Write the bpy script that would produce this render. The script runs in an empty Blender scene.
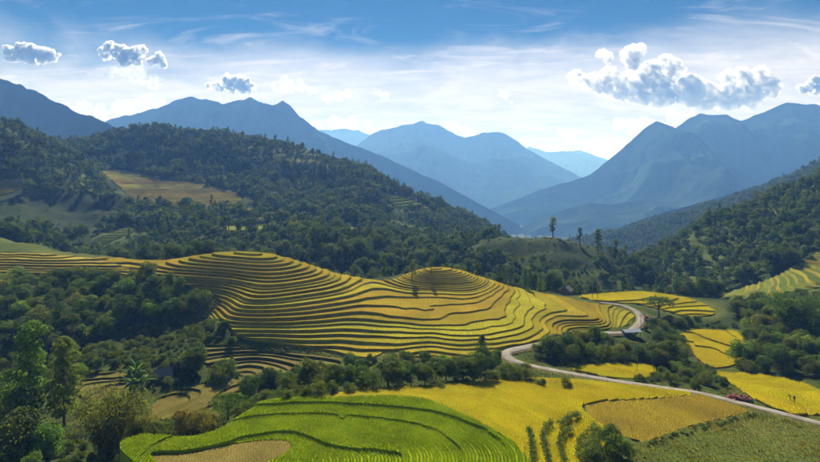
import bpy, bmesh, math, random
import numpy as np
from mathutils import Vector, Matrix, noise as mnoise

random.seed(11)
RNG = np.random.default_rng(11)
scene = bpy.context.scene
COL = scene.collection
R = math.radians

# ------------------------------------------------------------------ camera
FPX, CX, HY = 547.0, 410.0, 175.0          # focal length, centre and horizon of an 820 px wide picture
cam_d = bpy.data.cameras.new("camera")
cam = bpy.data.objects.new("camera", cam_d)
COL.objects.link(cam)
cam.location = (0, 0, 0)
cam.rotation_euler = (R(90), 0, 0)
cam_d.sensor_width = 36.0
cam_d.lens = 36.0 * FPX / 820.0
cam_d.shift_y = -(231.0 - HY) / 820.0
cam_d.clip_start = 1.0
cam_d.clip_end = 60000.0
scene.camera = cam

# ------------------------------------------------------------------ light
SUN_EL, SUN_AZ = 37.0, -5.0                # degrees; azimuth from +Y, clockwise
world = bpy.data.worlds.new("World")
scene.world = world
world.use_nodes = True
wn, wl = world.node_tree.nodes, world.node_tree.links
wn.clear()


def build_world():
    out = wn.new("ShaderNodeOutputWorld")
    bg = wn.new("ShaderNodeBackground")
    bg.inputs["Strength"].default_value = 0.05
    sky = wn.new("ShaderNodeTexSky")
    sky.sky_type = "NISHITA"
    sky.sun_disc = False
    sky.sun_elevation = R(SUN_EL)
    sky.sun_rotation = R(SUN_AZ)
    sky.altitude = 1500.0
    sky.air_density = 1.0
    sky.dust_density = 0.15
    sky.ozone_density = 4.0
    hs = wn.new("ShaderNodeHueSaturation")
    hs.inputs["Saturation"].default_value = 3.0
    hs.inputs["Value"].default_value = 0.36
    wl.new(sky.outputs[0], hs.inputs["Color"])
    # high cirrus: noise on a flat layer far above, so the streaks foreshorten towards the horizon
    tc = wn.new("ShaderNodeTexCoord")
    sep = wn.new("ShaderNodeSeparateXYZ")
    wl.new(tc.outputs["Generated"], sep.inputs[0])

    def M(op, a, b=None, clamp=False):
        n = wn.new("ShaderNodeMath")
        n.operation = op
        n.use_clamp = clamp
        for i, v in enumerate((a, b)):
            if v is None:
                continue
            if isinstance(v, (int, float)):
                n.inputs[i].default_value = v
            else:
                wl.new(v, n.inputs[i])
        return n.outputs[0]

    zc = M("MAXIMUM", sep.outputs[2], 0.015)
    zc = M("ADD", zc, 0.16)
    px, py = M("DIVIDE", sep.outputs[0], zc), M("DIVIDE", sep.outputs[1], zc)
    comb = wn.new("ShaderNodeCombineXYZ")
    wl.new(px, comb.inputs[0])
    wl.new(py, comb.inputs[1])

    def noise(scale, rot, stretch, detail, rough, dist, off=0.0):
        mp = wn.new("ShaderNodeMapping")
        mp.inputs["Rotation"].default_value = (0, 0, rot)
        mp.inputs["Scale"].default_value = (scale, scale * stretch, 1)
        mp.inputs["Location"].default_value = (off, off * 0.7, off)
        wl.new(comb.outputs[0], mp.inputs["Vector"])
        nz = wn.new("ShaderNodeTexNoise")
        nz.inputs["Scale"].default_value = 1.0
        nz.inputs["Detail"].default_value = detail
        nz.inputs["Roughness"].default_value = rough
        nz.inputs["Distortion"].default_value = dist
        wl.new(mp.outputs[0], nz.inputs["Vector"])
        return nz.outputs[0]

    def ramp(v, a, b):
        mr = wn.new("ShaderNodeMapRange")
        mr.interpolation_type = "SMOOTHSTEP"
        mr.inputs[1].default_value, mr.inputs[2].default_value = a, b
        wl.new(v, mr.inputs[0])
        return mr.outputs[0]

    big = noise(0.75, 0.25, 1.0, 5, 0.55, 0.5, 3.1)
    fine = ramp(noise(2.2, 0.5, 1.9, 8, 0.62, 1.2, 7.7), 0.25, 0.75)
    streak = ramp(noise(2.0, 0.9, 2.4, 8, 0.62, 1.0, 5.9), 0.52, 0.74)
    edge = M("ADD", sep.outputs[2], M("MULTIPLY", M("SUBTRACT", 0.5, big), 0.26))
    sheet = ramp(edge, 0.262, 0.150)           # the veil thickens towards the far edge
    cover = M("MULTIPLY", sheet, M("ADD", M("MULTIPLY", fine, 0.30), 0.68))
    cover = M("ADD", cover, M("MULTIPLY", streak, M("MULTIPLY", ramp(edge, 0.36, 0.20), 0.42)))
    cover = M("MINIMUM", cover, 0.95)
    mix = wn.new("ShaderNodeMix")
    mix.data_type = "RGBA"
    wl.new(cover, mix.inputs["Factor"])
    wl.new(hs.outputs[0], mix.inputs[6])
    mix.inputs[7].default_value = (9.0, 8.7, 9.3, 1)
    wl.new(mix.outputs[2], bg.inputs["Color"])
    wl.new(bg.outputs[0], out.inputs["Surface"])


build_world()
sun_d = bpy.data.lights.new("sun", "SUN")
sun = bpy.data.objects.new("sun", sun_d)
COL.objects.link(sun)
sun_d.energy = 5.0
sun_d.angle = R(0.53)
sun_d.color = (1.0, 0.93, 0.80)
SDIR = Vector((math.sin(R(SUN_AZ)) * math.cos(R(SUN_EL)), math.cos(R(SUN_AZ)) * math.cos(R(SUN_EL)), math.sin(R(SUN_EL))))
sun.rotation_euler = SDIR.to_track_quat("Z", "Y").to_euler()
sun.location = (0, 0, 400)

vs = scene.view_settings
vs.view_transform = "Standard"
vs.look = "None"
vs.exposure = 1.0
vs.gamma = 1.0
vs.use_curve_mapping = False
scene.render.engine = "CYCLES"
cy = scene.cycles
cy.use_denoising = True
cy.max_bounces = 6
cy.diffuse_bounces = 3
cy.glossy_bounces = 1
cy.transmission_bounces = 3
cy.volume_bounces = 1
cy.transparent_max_bounces = 8
cy.sample_clamp_indirect = 4.0

HAZE_DENSITY = 1.75e-4

# ------------------------------------------------------------------ helpers


def smoothstep(a, b, x):
    t = np.clip((x - a) / (b - a), 0, 1)
    return t * t * (3 - 2 * t)


def _hash(ix, iy, seed):
    n = (ix.astype(np.int64) * 374761393 + iy.astype(np.int64) * 668265263 + seed * 982451653) & 0x7FFFFFFF
    n = ((n ^ (n >> 13)) * 1274126177) & 0x7FFFFFFF
    n = n ^ (n >> 16)
    return (n & 0xFFFF) / 65535.0


def vnoise(x, y, seed=0):
    x, y = np.asarray(x, float), np.asarray(y, float)
    ix, iy = np.floor(x), np.floor(y)
    fx, fy = x - ix, y - iy
    ix, iy = ix.astype(np.int64), iy.astype(np.int64)
    u, v = fx * fx * (3 - 2 * fx), fy * fy * (3 - 2 * fy)
    a, b = _hash(ix, iy, seed), _hash(ix + 1, iy, seed)
    c, d = _hash(ix, iy + 1, seed), _hash(ix + 1, iy + 1, seed)
    return (a * (1 - u) + b * u) * (1 - v) + (c * (1 - u) + d * u) * v - 0.5


def fbm(x, y, oct=4, seed=0, gain=0.5):
    s, amp, f = 0.0, 1.0, 1.0
    for i in range(oct):
        s = s + amp * vnoise(np.asarray(x) * f + 17.3 * i, np.asarray(y) * f - 9.1 * i, seed + i)
        amp *= gain
        f *= 2.03
    return s


def tag(o, label=None, cat=None, group=None, kind=None):
    if label:
        o["label"] = label
    if cat:
        o["category"] = cat
    if group:
        o["group"] = group
    if kind:
        o["kind"] = kind
    return o


def mesh_obj(name, verts, faces, mats, parent=None, smooth=False, mat_idx=None):
    me = bpy.data.meshes.new(name)
    me.from_pydata([tuple(v) for v in verts], [], [tuple(f) for f in faces])
    for m in mats if isinstance(mats, (list, tuple)) else [mats]:
        me.materials.append(m)
    if mat_idx is not None:
        me.polygons.foreach_set("material_index", np.asarray(mat_idx, dtype=np.int32))
    if smooth:
        me.polygons.foreach_set("use_smooth", np.ones(len(me.polygons), dtype=bool))
    me.update()
    o = bpy.data.objects.new(name, me)
    COL.objects.link(o)
    if parent is not None:
        o.parent = parent
    return o


def link_mesh(name, me, parent=None):
    o = bpy.data.objects.new(name, me)
    COL.objects.link(o)
    if parent is not None:
        o.parent = parent
    return o


def empty(name, loc=(0, 0, 0), rz=0.0, s=1.0):
    o = bpy.data.objects.new(name, None)
    COL.objects.link(o)
    o.location = loc
    o.rotation_euler = (0, 0, rz)
    o.scale = (s, s, s) if isinstance(s, (int, float)) else s
    o.empty_display_size = 0.5
    return o


# ------------------------------------------------------------------ materials
MATS = {}


def new_mat(name):
    m = bpy.data.materials.new(name)
    m.use_nodes = True
    n, l = m.node_tree.nodes, m.node_tree.links
    n.clear()
    out = n.new("ShaderNodeOutputMaterial")
    MATS[name] = m
    return m, n, l, out


def add_noise(n, l, scale, detail=4, rough=0.55, vec=None, dist=0.0):
    nz = n.new("ShaderNodeTexNoise")
    nz.inputs["Scale"].default_value = scale
    nz.inputs["Detail"].default_value = detail
    nz.inputs["Roughness"].default_value = rough
    nz.inputs["Distortion"].default_value = dist
    if vec is not None:
        l.new(vec, nz.inputs["Vector"])
    return nz.outputs[0]


def add_ramp(n, l, fac, stops):
    r = n.new("ShaderNodeValToRGB")
    while len(r.color_ramp.elements) < len(stops):
        r.color_ramp.elements.new(0.5)
    for e, (p, c) in zip(r.color_ramp.elements, stops):
        e.position = p
        e.color = (*c, 1)
    l.new(fac, r.inputs[0])
    return r.outputs[0]


def mix_rgb(n, l, fac, a, b, blend="MIX"):
    m = n.new("ShaderNodeMix")
    m.data_type = "RGBA"
    m.blend_type = blend
    for i, v in ((0, fac), (6, a), (7, b)):
        if isinstance(v, (int, float)):
            m.inputs[i].default_value = v
        elif isinstance(v, tuple):
            m.inputs[i].default_value = (*v, 1) if len(v) == 3 else v
        else:
            l.new(v, m.inputs[i])
    return m.outputs[2]


def world_pos(n):
    return n.new("ShaderNodeNewGeometry").outputs["Position"]


def leaf_material(name, dark, mid, light, transl=0.4, scale=0.5):
    """Foliage: clump-to-clump colour variety, a share of light passing through the leaf."""
    m, n, l, out = new_mat(name)
    oi = n.new("ShaderNodeObjectInfo")
    geo = n.new("ShaderNodeNewGeometry")
    v = add_noise(n, l, scale, 3, 0.6, geo.outputs["Position"])
    col = add_ramp(n, l, v, [(0.30, dark), (0.5, mid), (0.72, light)])
    # one leaf differs from its neighbour
    hs = n.new("ShaderNodeHueSaturation")
    mr = n.new("ShaderNodeMapRange")
    mr.inputs[3].default_value, mr.inputs[4].default_value = 0.68, 1.36
    l.new(geo.outputs["Random Per Island"], mr.inputs[0])
    l.new(mr.outputs[0], hs.inputs["Value"])
    mh = n.new("ShaderNodeMapRange")
    mh.inputs[3].default_value, mh.inputs[4].default_value = 0.475, 0.52
    l.new(oi.outputs["Random"], mh.inputs[0])
    l.new(mh.outputs[0], hs.inputs["Hue"])
    l.new(col, hs.inputs["Color"])
    p = n.new("ShaderNodeBsdfPrincipled")
    p.inputs["Roughness"].default_value = 0.55
    p.inputs["Specular IOR Level"].default_value = 0.02
    l.new(hs.outputs[0], p.inputs["Base Color"])
    t = n.new("ShaderNodeBsdfTranslucent")
    warm = mix_rgb(n, l, 1.0, hs.outputs[0], (1.25, 1.2, 0.5), "MULTIPLY")
    l.new(warm, t.inputs["Color"])
    ms = n.new("ShaderNodeMixShader")
    ms.inputs[0].default_value = transl
    l.new(p.outputs[0], ms.inputs[1])
    l.new(t.outputs[0], ms.inputs[2])
    l.new(ms.outputs[0], out.inputs["Surface"])
    return m


def simple_mat(name, col, rough=0.8, var=0.25, scale=2.0, bump=0.0, metallic=0.0, col2=None):
    m, n, l, out = new_mat(name)
    p = n.new("ShaderNodeBsdfPrincipled")
    p.inputs["Roughness"].default_value = rough
    p.inputs["Metallic"].default_value = metallic
    p.inputs["Specular IOR Level"].default_value = 0.25 if rough < 0.84 else 0.0
    v = add_noise(n, l, scale, 5, 0.6, world_pos(n))
    lo = tuple(c * (1 - var) for c in col)
    hi = tuple(min(1, c * (1 + var)) for c in (col2 or col))
    l.new(add_ramp(n, l, v, [(0.3, lo), (0.7, hi)]), p.inputs["Base Color"])
    if bump:
        b = n.new("ShaderNodeBump")
        b.inputs["Strength"].default_value = bump
        b.inputs["Distance"].default_value = 0.1
        l.new(v, b.inputs["Height"])
        l.new(b.outputs[0], p.inputs["Normal"])
    l.new(p.outputs[0], out.inputs["Surface"])
    return m


def rice_material(name, c_lo, c_mid, c_hi, patch=0.08, fine=3.0, bump=0.6, obj_var=0.15, transl=0.2):
    """Ripe or growing rice seen from above: patchy ripeness, fine tufted grain and some light through the blades."""
    m, n, l, out = new_mat(name)
    pos = world_pos(n)
    a = add_noise(n, l, patch, 5, 0.6, pos, 0.6)
    f = add_noise(n, l, fine, 3, 0.65, pos)
    mx = n.new("ShaderNodeMath")
    mx.operation = "MULTIPLY_ADD"
    l.new(f, mx.inputs[0])
    mx.inputs[1].default_value = 0.45
    mm = n.new("ShaderNodeMath")
    mm.operation = "MULTIPLY_ADD"
    l.new(a, mm.inputs[0])
    mm.inputs[1].default_value = 0.75
    mm.inputs[2].default_value = -0.10
    l.new(mm.outputs[0], mx.inputs[2])
    col = add_ramp(n, l, mx.outputs[0], [(0.30, c_lo), (0.5, c_mid), (0.72, c_hi)])
    oi = n.new("ShaderNodeObjectInfo")
    mr = n.new("ShaderNodeMapRange")
    mr.inputs[3].default_value, mr.inputs[4].default_value = 1 - obj_var, 1 + obj_var
    l.new(oi.outputs["Random"], mr.inputs[0])
    hs = n.new("ShaderNodeHueSaturation")
    l.new(mr.outputs[0], hs.inputs["Value"])
    wn_ = n.new("ShaderNodeTexWhiteNoise")
    wn_.noise_dimensions = "1D"
    l.new(oi.outputs["Random"], wn_.inputs["W"])
    mh = n.new("ShaderNodeMapRange")
    mh.inputs[3].default_value, mh.inputs[4].default_value = 0.5 - 0.11 * obj_var, 0.5 + 0.11 * obj_var
    l.new(wn_.outputs["Value"], mh.inputs[0])
    l.new(mh.outputs[0], hs.inputs["Hue"])
    l.new(col, hs.inputs["Color"])
    p = n.new("ShaderNodeBsdfPrincipled")
    p.inputs["Roughness"].default_value = 0.75
    p.inputs["Specular IOR Level"].default_value = 0.0
    l.new(hs.outputs[0], p.inputs["Base Color"])
    b = n.new("ShaderNodeBump")
    b.inputs["Strength"].default_value = bump
    b.inputs["Distance"].default_value = 0.35
    l.new(f, b.inputs["Height"])
    l.new(b.outputs[0], p.inputs["Normal"])
    if transl > 0:
        t = n.new("ShaderNodeBsdfTranslucent")
        l.new(hs.outputs[0], t.inputs["Color"])
        ms = n.new("ShaderNodeMixShader")
        ms.inputs[0].default_value = transl
        l.new(p.outputs[0], ms.inputs[1])
        l.new(t.outputs[0], ms.inputs[2])
        l.new(ms.outputs[0], out.inputs["Surface"])
    else:
        l.new(p.outputs[0], out.inputs["Surface"])
    return m


LEAF_FOREST = leaf_material("leaf_forest", (0.0349, 0.0666, 0.0167), (0.0708, 0.1167, 0.0267), (0.1417, 0.1792, 0.0458), 0.5, 0.10)
LEAF_BUSH = leaf_material("leaf_bush", (0.0467, 0.0850, 0.0204), (0.0893, 0.1402, 0.0306), (0.1700, 0.2082, 0.0553), 0.5, 0.35)
LEAF_TREE = leaf_material("leaf_tree", (0.0371, 0.0742, 0.0165), (0.0742, 0.1279, 0.0264), (0.1444, 0.1897, 0.0462), 0.5, 0.35)
LEAF_FRESH = leaf_material("leaf_fresh", (0.0759, 0.1467, 0.0243), (0.1316, 0.2279, 0.0344), (0.2228, 0.3139, 0.0607), 0.5, 0.5)
LEAF_BAMBOO = leaf_material("leaf_bamboo", (0.0820, 0.1079, 0.0259), (0.1380, 0.1681, 0.0389), (0.2242, 0.2329, 0.0690), 0.5, 0.5)
LEAF_YELLOW = leaf_material("leaf_yellow", (0.14, 0.14, 0.030), (0.21, 0.20, 0.045), (0.30, 0.26, 0.07), 0.4, 0.8)
LEAF_BANANA = leaf_material("leaf_banana", (0.060, 0.125, 0.022), (0.100, 0.190, 0.032), (0.170, 0.260, 0.060), 0.5, 0.6)
BARK = simple_mat("bark", (0.11, 0.085, 0.06), 0.9, 0.35, 3.0, 0.4)
RIPE = rice_material("ripe_rice", (0.185, 0.190, 0.020), (0.33, 0.275, 0.022), (0.46, 0.385, 0.032), 0.045, 1.6, 0.6, 0.22)
YELLOW = rice_material("yellow_rice", (0.29, 0.265, 0.005), (0.46, 0.405, 0.005), (0.57, 0.50, 0.010), 0.06, 2.2)
GREEN = rice_material("green_rice", (0.145, 0.220, 0.004), (0.225, 0.320, 0.005), (0.310, 0.410, 0.010), 0.12, 2.5, 0.6, 0.06)
STUBBLE = rice_material("rice_stubble", (0.095, 0.080, 0.026), (0.155, 0.125, 0.038), (0.24, 0.195, 0.055), 0.1, 2.6, 0.7, 0.15, 0.0)
DRYGOLD = rice_material("dry_golden_rice", (0.24, 0.185, 0.030), (0.345, 0.275, 0.032), (0.44, 0.365, 0.036), 0.055, 2.0, 0.6, 0.08)
HILLRICE = rice_material("hill_rice", (0.22, 0.175, 0.035), (0.34, 0.265, 0.042), (0.44, 0.345, 0.055), 0.03, 0.9)
HILLDRY = rice_material("hill_dry_rice", (0.085, 0.085, 0.022), (0.160, 0.140, 0.032), (0.270, 0.215, 0.050), 0.045, 0.6, 0.8, 0.25)
GREENTERR = rice_material("green_terrace_crop", (0.080, 0.115, 0.024), (0.135, 0.175, 0.034), (0.23, 0.25, 0.055), 0.03, 1.0)
BANK = rice_material("grassy_bank", (0.185, 0.165, 0.022), (0.290, 0.250, 0.034), (0.390, 0.330, 0.055), 0.25, 2.2, 0.8, 0.25, 0.3)
OLIVE = rice_material("olive_weedy_plot", (0.080, 0.075, 0.020), (0.135, 0.118, 0.030), (0.210, 0.175, 0.050), 0.12, 2.0, 0.8, 0.2, 0.0)
DARKBANK = rice_material("weedy_dark_bank", (0.050, 0.060, 0.014), (0.085, 0.095, 0.020), (0.130, 0.130, 0.032), 0.25, 2.0, 0.8, 0.1, 0.2)
GREENBANK = rice_material("green_rice_edge", (0.090, 0.145, 0.006), (0.140, 0.210, 0.008), (0.200, 0.280, 0.012), 0.2, 2.5, 0.8, 0.1, 0.4)
SOIL = simple_mat("bare_soil", (0.20, 0.135, 0.085), 0.95, 0.3, 0.8, 0.4)
ROADM = simple_mat("road_concrete", (0.25, 0.23, 0.205), 0.85, 0.3, 0.35, 0.15)
VERGE = simple_mat("road_shoulder_earth", (0.13, 0.105, 0.060), 0.95, 0.45, 0.6, 0.3, 0.0, (0.15, 0.14, 0.06))
MOUNT = simple_mat("mountain_forest", (0.016, 0.034, 0.020), 1.0, 0.4, 0.004, 0.0, 0.0, (0.028, 0.050, 0.028))


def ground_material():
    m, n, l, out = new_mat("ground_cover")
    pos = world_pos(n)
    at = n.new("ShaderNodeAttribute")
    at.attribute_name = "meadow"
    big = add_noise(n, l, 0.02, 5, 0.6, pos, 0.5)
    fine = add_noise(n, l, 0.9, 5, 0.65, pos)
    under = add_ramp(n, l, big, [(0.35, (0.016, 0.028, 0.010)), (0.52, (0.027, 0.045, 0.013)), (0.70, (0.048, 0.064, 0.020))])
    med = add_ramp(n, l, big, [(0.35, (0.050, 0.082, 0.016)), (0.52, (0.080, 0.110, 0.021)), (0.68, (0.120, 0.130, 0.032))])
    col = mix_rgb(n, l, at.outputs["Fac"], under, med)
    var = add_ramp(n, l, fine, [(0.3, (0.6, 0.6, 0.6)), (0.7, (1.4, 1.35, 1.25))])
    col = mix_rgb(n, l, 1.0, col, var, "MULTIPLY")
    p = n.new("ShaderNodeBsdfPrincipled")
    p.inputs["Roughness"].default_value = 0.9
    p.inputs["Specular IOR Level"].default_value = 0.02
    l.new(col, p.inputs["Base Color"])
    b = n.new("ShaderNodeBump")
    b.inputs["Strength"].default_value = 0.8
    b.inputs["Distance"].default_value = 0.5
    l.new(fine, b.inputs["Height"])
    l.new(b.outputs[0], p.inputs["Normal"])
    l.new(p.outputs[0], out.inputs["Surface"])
    return m


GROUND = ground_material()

# ------------------------------------------------------------------ terrain: heights from surveyed points
# (u, v, d): a bearing u/v as seen from the look-out and the horizontal distance d in metres
SURVEY = [
    # near: meadow, green rice bowl, yellow field
    (0, 462, 118), (80, 462, 112), (150, 455, 103), (200, 455, 98.6), (270, 450, 99.5), (300, 462, 95), (400, 462, 94.5),
    (370, 440, 101.8), (335, 402, 118.3), (260, 415, 115), (420, 408, 117), (490, 440, 102), (460, 462, 95), (530, 462, 98),
    (560, 440, 110), (620, 462, 104), (700, 462, 108), (820, 462, 112), (700, 440, 118), (760, 440, 121),
    (420, 395, 131), (450, 385, 141), (380, 388, 137), (600, 395, 139), (540, 400, 133), (680, 420, 128), (640, 405, 135), (520, 420, 117),
    # tree row, gully
    (440, 378, 147), (350, 385, 142), (290, 398, 130), (350, 362, 184), (300, 366, 186), (250, 366, 190), (200, 385, 174), (185, 410, 157), (160, 400, 164), (160, 378, 176),
    (185, 366, 184), (60, 395, 165), (20, 360, 196), (100, 370, 180), (30, 435, 130), (130, 440, 125), (220, 415, 148), (240, 400, 156), (430, 362, 180),
    # thicket slope on the left
    (0, 320, 222), (60, 315, 226), (120, 310, 230), (60, 290, 250), (150, 295, 240), (0, 290, 250),
    # left terraces
    (0, 256, 284), (50, 257, 281), (100, 262, 275), (0, 268, 270), (60, 270, 266), (130, 274, 260),
    # centre terraces
    (200, 256.5, 267), (235, 254.5, 262), (265, 258, 254), (300, 268, 252), (330, 277, 252), (385, 291, 252), (150, 300, 236), (250, 300, 219), (250, 275, 240),
    (200, 320, 226), (300, 340, 199), (300, 300, 224), (350, 310, 222), (350, 345, 197), (400, 345, 191), (450, 350, 186), (420, 320, 212), (390, 325, 208), (480, 310, 228), (500, 340, 194),
    (550, 330, 210), (600, 320, 226), (540, 297, 264), (600, 303, 262), (405, 292, 250),
    (440, 268, 274), (430, 270, 268), (455, 269, 275), (470, 280, 264), (430, 290, 256), (405, 282, 262), (490, 290, 262),
    # road, house, right fields
    (567, 294, 288), (640, 292, 290), (610, 294, 288), (700, 306, 264), (660, 315, 250), (640, 320, 241), (628, 332, 224), (580, 337, 214), (520, 350, 187.5), (505, 355, 183), (520, 365, 173),
    (560, 372, 166.6), (620, 382, 158.6), (700, 392, 152), (740, 403, 145), (820, 425, 133.5), (580, 360, 180), (640, 355, 192),
    (710, 348, 210), (710, 362, 196), (735, 340, 216), (800, 390, 163), (770, 380, 173), (820, 370, 180), (780, 345, 208), (740, 322, 240), (700, 318, 250), (820, 330, 225), (720, 372, 185),
    # behind the centre hill (gully) and dark wood
    (200, 280, 330), (300, 295, 330), (400, 305, 330), (330, 262, 375), (330, 240, 420), (250, 240, 425), (200, 240, 420), (400, 255, 405), (440, 252, 440), (500, 290, 335), (560, 302, 335), (620, 302, 330),
    # knoll
    (540, 238, 430), (505, 240, 425), (575, 243, 430), (470, 251, 410), (605, 253, 425), (640, 270, 412), (480, 270, 380), (560, 262, 385), (610, 275, 380), (520, 255, 400), (540, 262, 520), (480, 262, 540), (620, 275, 520), (540, 275, 700),
    # right hill
    (690, 300, 335), (700, 290, 357), (750, 292, 309), (820, 282, 286), (760, 282, 330), (820, 240, 353), (640, 262, 450), (700, 230, 475), (760, 209, 495), (820, 180, 520), (740, 260, 387), (780, 242, 395), (900, 150, 560), (900, 260, 340), (900, 330, 240),
    (700, 245, 620), (760, 232, 640), (820, 215, 670), (900, 190, 700),
    # far wooded spur on the right
    (820, 168, 1100), (740, 199, 1100), (680, 219, 1100), (620, 240, 1120), (580, 252, 1140), (900, 138, 1100), (820, 190, 950), (740, 218, 950), (680, 236, 960), (620, 258, 980),
    (820, 205, 1400), (740, 225, 1400), (680, 232, 1450), (900, 180, 1400), (600, 240, 1600),
    # left hills
    (0, 132, 560), (-60, 120, 580), (40, 146, 590), (100, 139, 800), (165, 127, 820), (200, 136, 815), (240, 144, 805), (300, 151, 785), (350, 170, 770), (400, 194, 760), (450, 215, 750), (500, 240, 740),
    (170, 190, 608), (230, 203, 588), (110, 173, 690), (140, 186, 628), (200, 187, 640), (200, 165, 725), (120, 155, 750), (280, 175, 705), (350, 195, 670), (60, 220, 480), (0, 205, 470), (100, 237, 425), (0, 237, 330), (60, 252, 310), (40, 245, 320),
    (130, 230, 450), (40, 190, 520), (0, 170, 520), (150, 215, 520), (220, 222, 520), (300, 216, 560), (240, 216, 545), (400, 203, 690), (420, 228, 600), (360, 225, 560), (300, 225, 500), (440, 245, 520), (60, 268, 345), (120, 268, 345),
    (70, 252, 390), (-60, 240, 340), (-60, 200, 470), (-60, 256, 290), (-60, 320, 222), (-60, 400, 165), (-60, 480, 115),
    (165, 150, 900), (300, 170, 920), (400, 205, 920), (500, 250, 900), (40, 150, 800), (-60, 120, 800), (300, 200, 1400), (450, 240, 1300), (100, 170, 1400), (-100, 150, 1400), (580, 275, 900),
    (900, 400, 155), (900, 462, 115), (900, 440, 130),
]
HIDDEN = [  # (x, y, z) in metres: ground that only the lie of the land tells
    (-120, 30, -70), (0, 30, -58), (120, 30, -62), (0, 65, -50), (-80, 75, -60), (80, 75, -56), (-250, -200, -80), (250, -200, -70), (0, -200, -65),
    (-400, 150, -50), (400, 150, -50), (-600, 400, 10), (700, 500, 40), (-900, 800, 60), (1100, 900, 80), (-1500, 1500, 60), (1900, 1500, 60),
    (-1500, 0, 0), (1500, 0, 0),
]
for _y, _z in ((2200, -235), (3500, -310), (6000, -380), (9500, -400), (15500, -400)):
    for _x in (-12000, -6000, -3000, -1200, 0, 1200, 3000, 6000, 12000):
        HIDDEN.append((_x, _y, _z))


def P(u, v, d):
    return np.array(((u - CX) / FPX * d, d, (HY - v) / FPX * d))


_pts = np.array([P(*s) for s in SURVEY] + [np.array(h, float) for h in HIDDEN])
_C = _pts[:, :2] / 100.0


def _phi(r2):
    return 0.5 * r2 * np.log(r2 + 1e-9)


def _solve():
    n = len(_C)
    d2 = ((_C[:, None, :] - _C[None, :, :]) ** 2).sum(-1)
    K = _phi(d2)
    lam = 0.002 * (1 + _pts[:, 1] / 300.0)
    K[np.arange(n), np.arange(n)] += lam
    Pm = np.c_[np.ones(n), _C]
    A = np.zeros((n + 3, n + 3))
    A[:n, :n], A[:n, n:], A[n:, :n] = K, Pm, Pm.T
    b = np.r_[_pts[:, 2], 0, 0, 0]
    return np.linalg.solve(A, b)


_W = _solve()


def H(x, y):
    """Smooth ground height."""
    x = np.atleast_1d(np.asarray(x, float))
    y = np.atleast_1d(np.asarray(y, float))
    sh = x.shape
    q = np.stack([x.ravel(), y.ravel()], 1) / 100.0
    out = np.empty(len(q))
    for i in range(0, len(q), 20000):
        c = q[i:i + 20000]
        r2 = (c[:, :1] - _C[None, :, 0]) ** 2 + (c[:, 1:] - _C[None, :, 1]) ** 2
        out[i:i + 20000] = _phi(r2) @ _W[:-3] + _W[-3] + c @ _W[-2:]
    return out.reshape(sh)


def hz(x, y):
    return float(H(x, y)[0])


_DD = np.r_[np.arange(50, 340, 0.5), np.geomspace(340, 1800, 500)]


def spot(u, v, d0=60, d1=1500):
    """Where the sight line (u, v) meets the ground between d0 and d1 metres (nearest approach if it only grazes)."""
    dd = _DD[(_DD >= d0) & (_DD <= d1)]
    x = (u - CX) / FPX * dd
    z = (HY - v) / FPX * dd
    g = z - H(x, dd)
    hit = np.nonzero(g <= 0)[0]
    if len(hit):
        i = hit[0]
        if i > 0:
            t = g[i - 1] / (g[i - 1] - g[i])
            d = dd[i - 1] + t * (dd[i] - dd[i - 1])
        else:
            d = dd[0]
    else:
        d = dd[np.argmin(g / dd)]
    return ((u - CX) / FPX * d, d)


def smooth_poly(pts, n=5, closed=True):
    p = np.asarray(pts, float)
    out = []
    m = len(p)
    for i in range(m if closed else m - 1):
        if closed:
            a, b, c, d = p[i - 1], p[i], p[(i + 1) % m], p[(i + 2) % m]
        else:
            a, b, c, d = p[max(i - 1, 0)], p[i], p[i + 1], p[min(i + 2, m - 1)]
        for k in range(n):
            t = k / n
            out.append(0.5 * ((2 * b) + (-a + c) * t + (2 * a - 5 * b + 4 * c - d) * t * t + (-a + 3 * b - 3 * c + d) * t ** 3))
    if not closed:
        out.append(p[-1])
    return np.array(out)


def area_poly(uv, d0=60, d1=1500, sm=4):
    """World outline (x, y) of a patch of land from its sighted corners; a third number carries the corner that many metres farther out."""
    out = []
    for q in uv:
        x, y = spot(q[0], q[1], d0, d1)
        k = 1 + (q[2] / y if len(q) > 2 else 0)
        out.append((x * k, y * k))
    return smooth_poly(out, sm)


def sdist(poly, x, y):
    """Signed distance to a polygon outline: positive inside."""
    x, y = np.asarray(x, float), np.asarray(y, float)
    d2 = np.full(x.shape, 1e18)
    inside = np.zeros(x.shape, bool)
    a = poly
    b = np.roll(poly, -1, 0)
    for (x0, y0), (x1, y1) in zip(a, b):
        ex, ey = x1 - x0, y1 - y0
        L = ex * ex + ey * ey + 1e-12
        t = np.clip(((x - x0) * ex + (y - y0) * ey) / L, 0, 1)
        d2 = np.minimum(d2, (x - x0 - t * ex) ** 2 + (y - y0 - t * ey) ** 2)
        c = ((y0 > y) != (y1 > y))
        if ey != 0:
            c = c & (x < ex * (y - y0) / ey + x0)
            inside ^= c
    return np.where(inside, 1, -1) * np.sqrt(d2)

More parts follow.
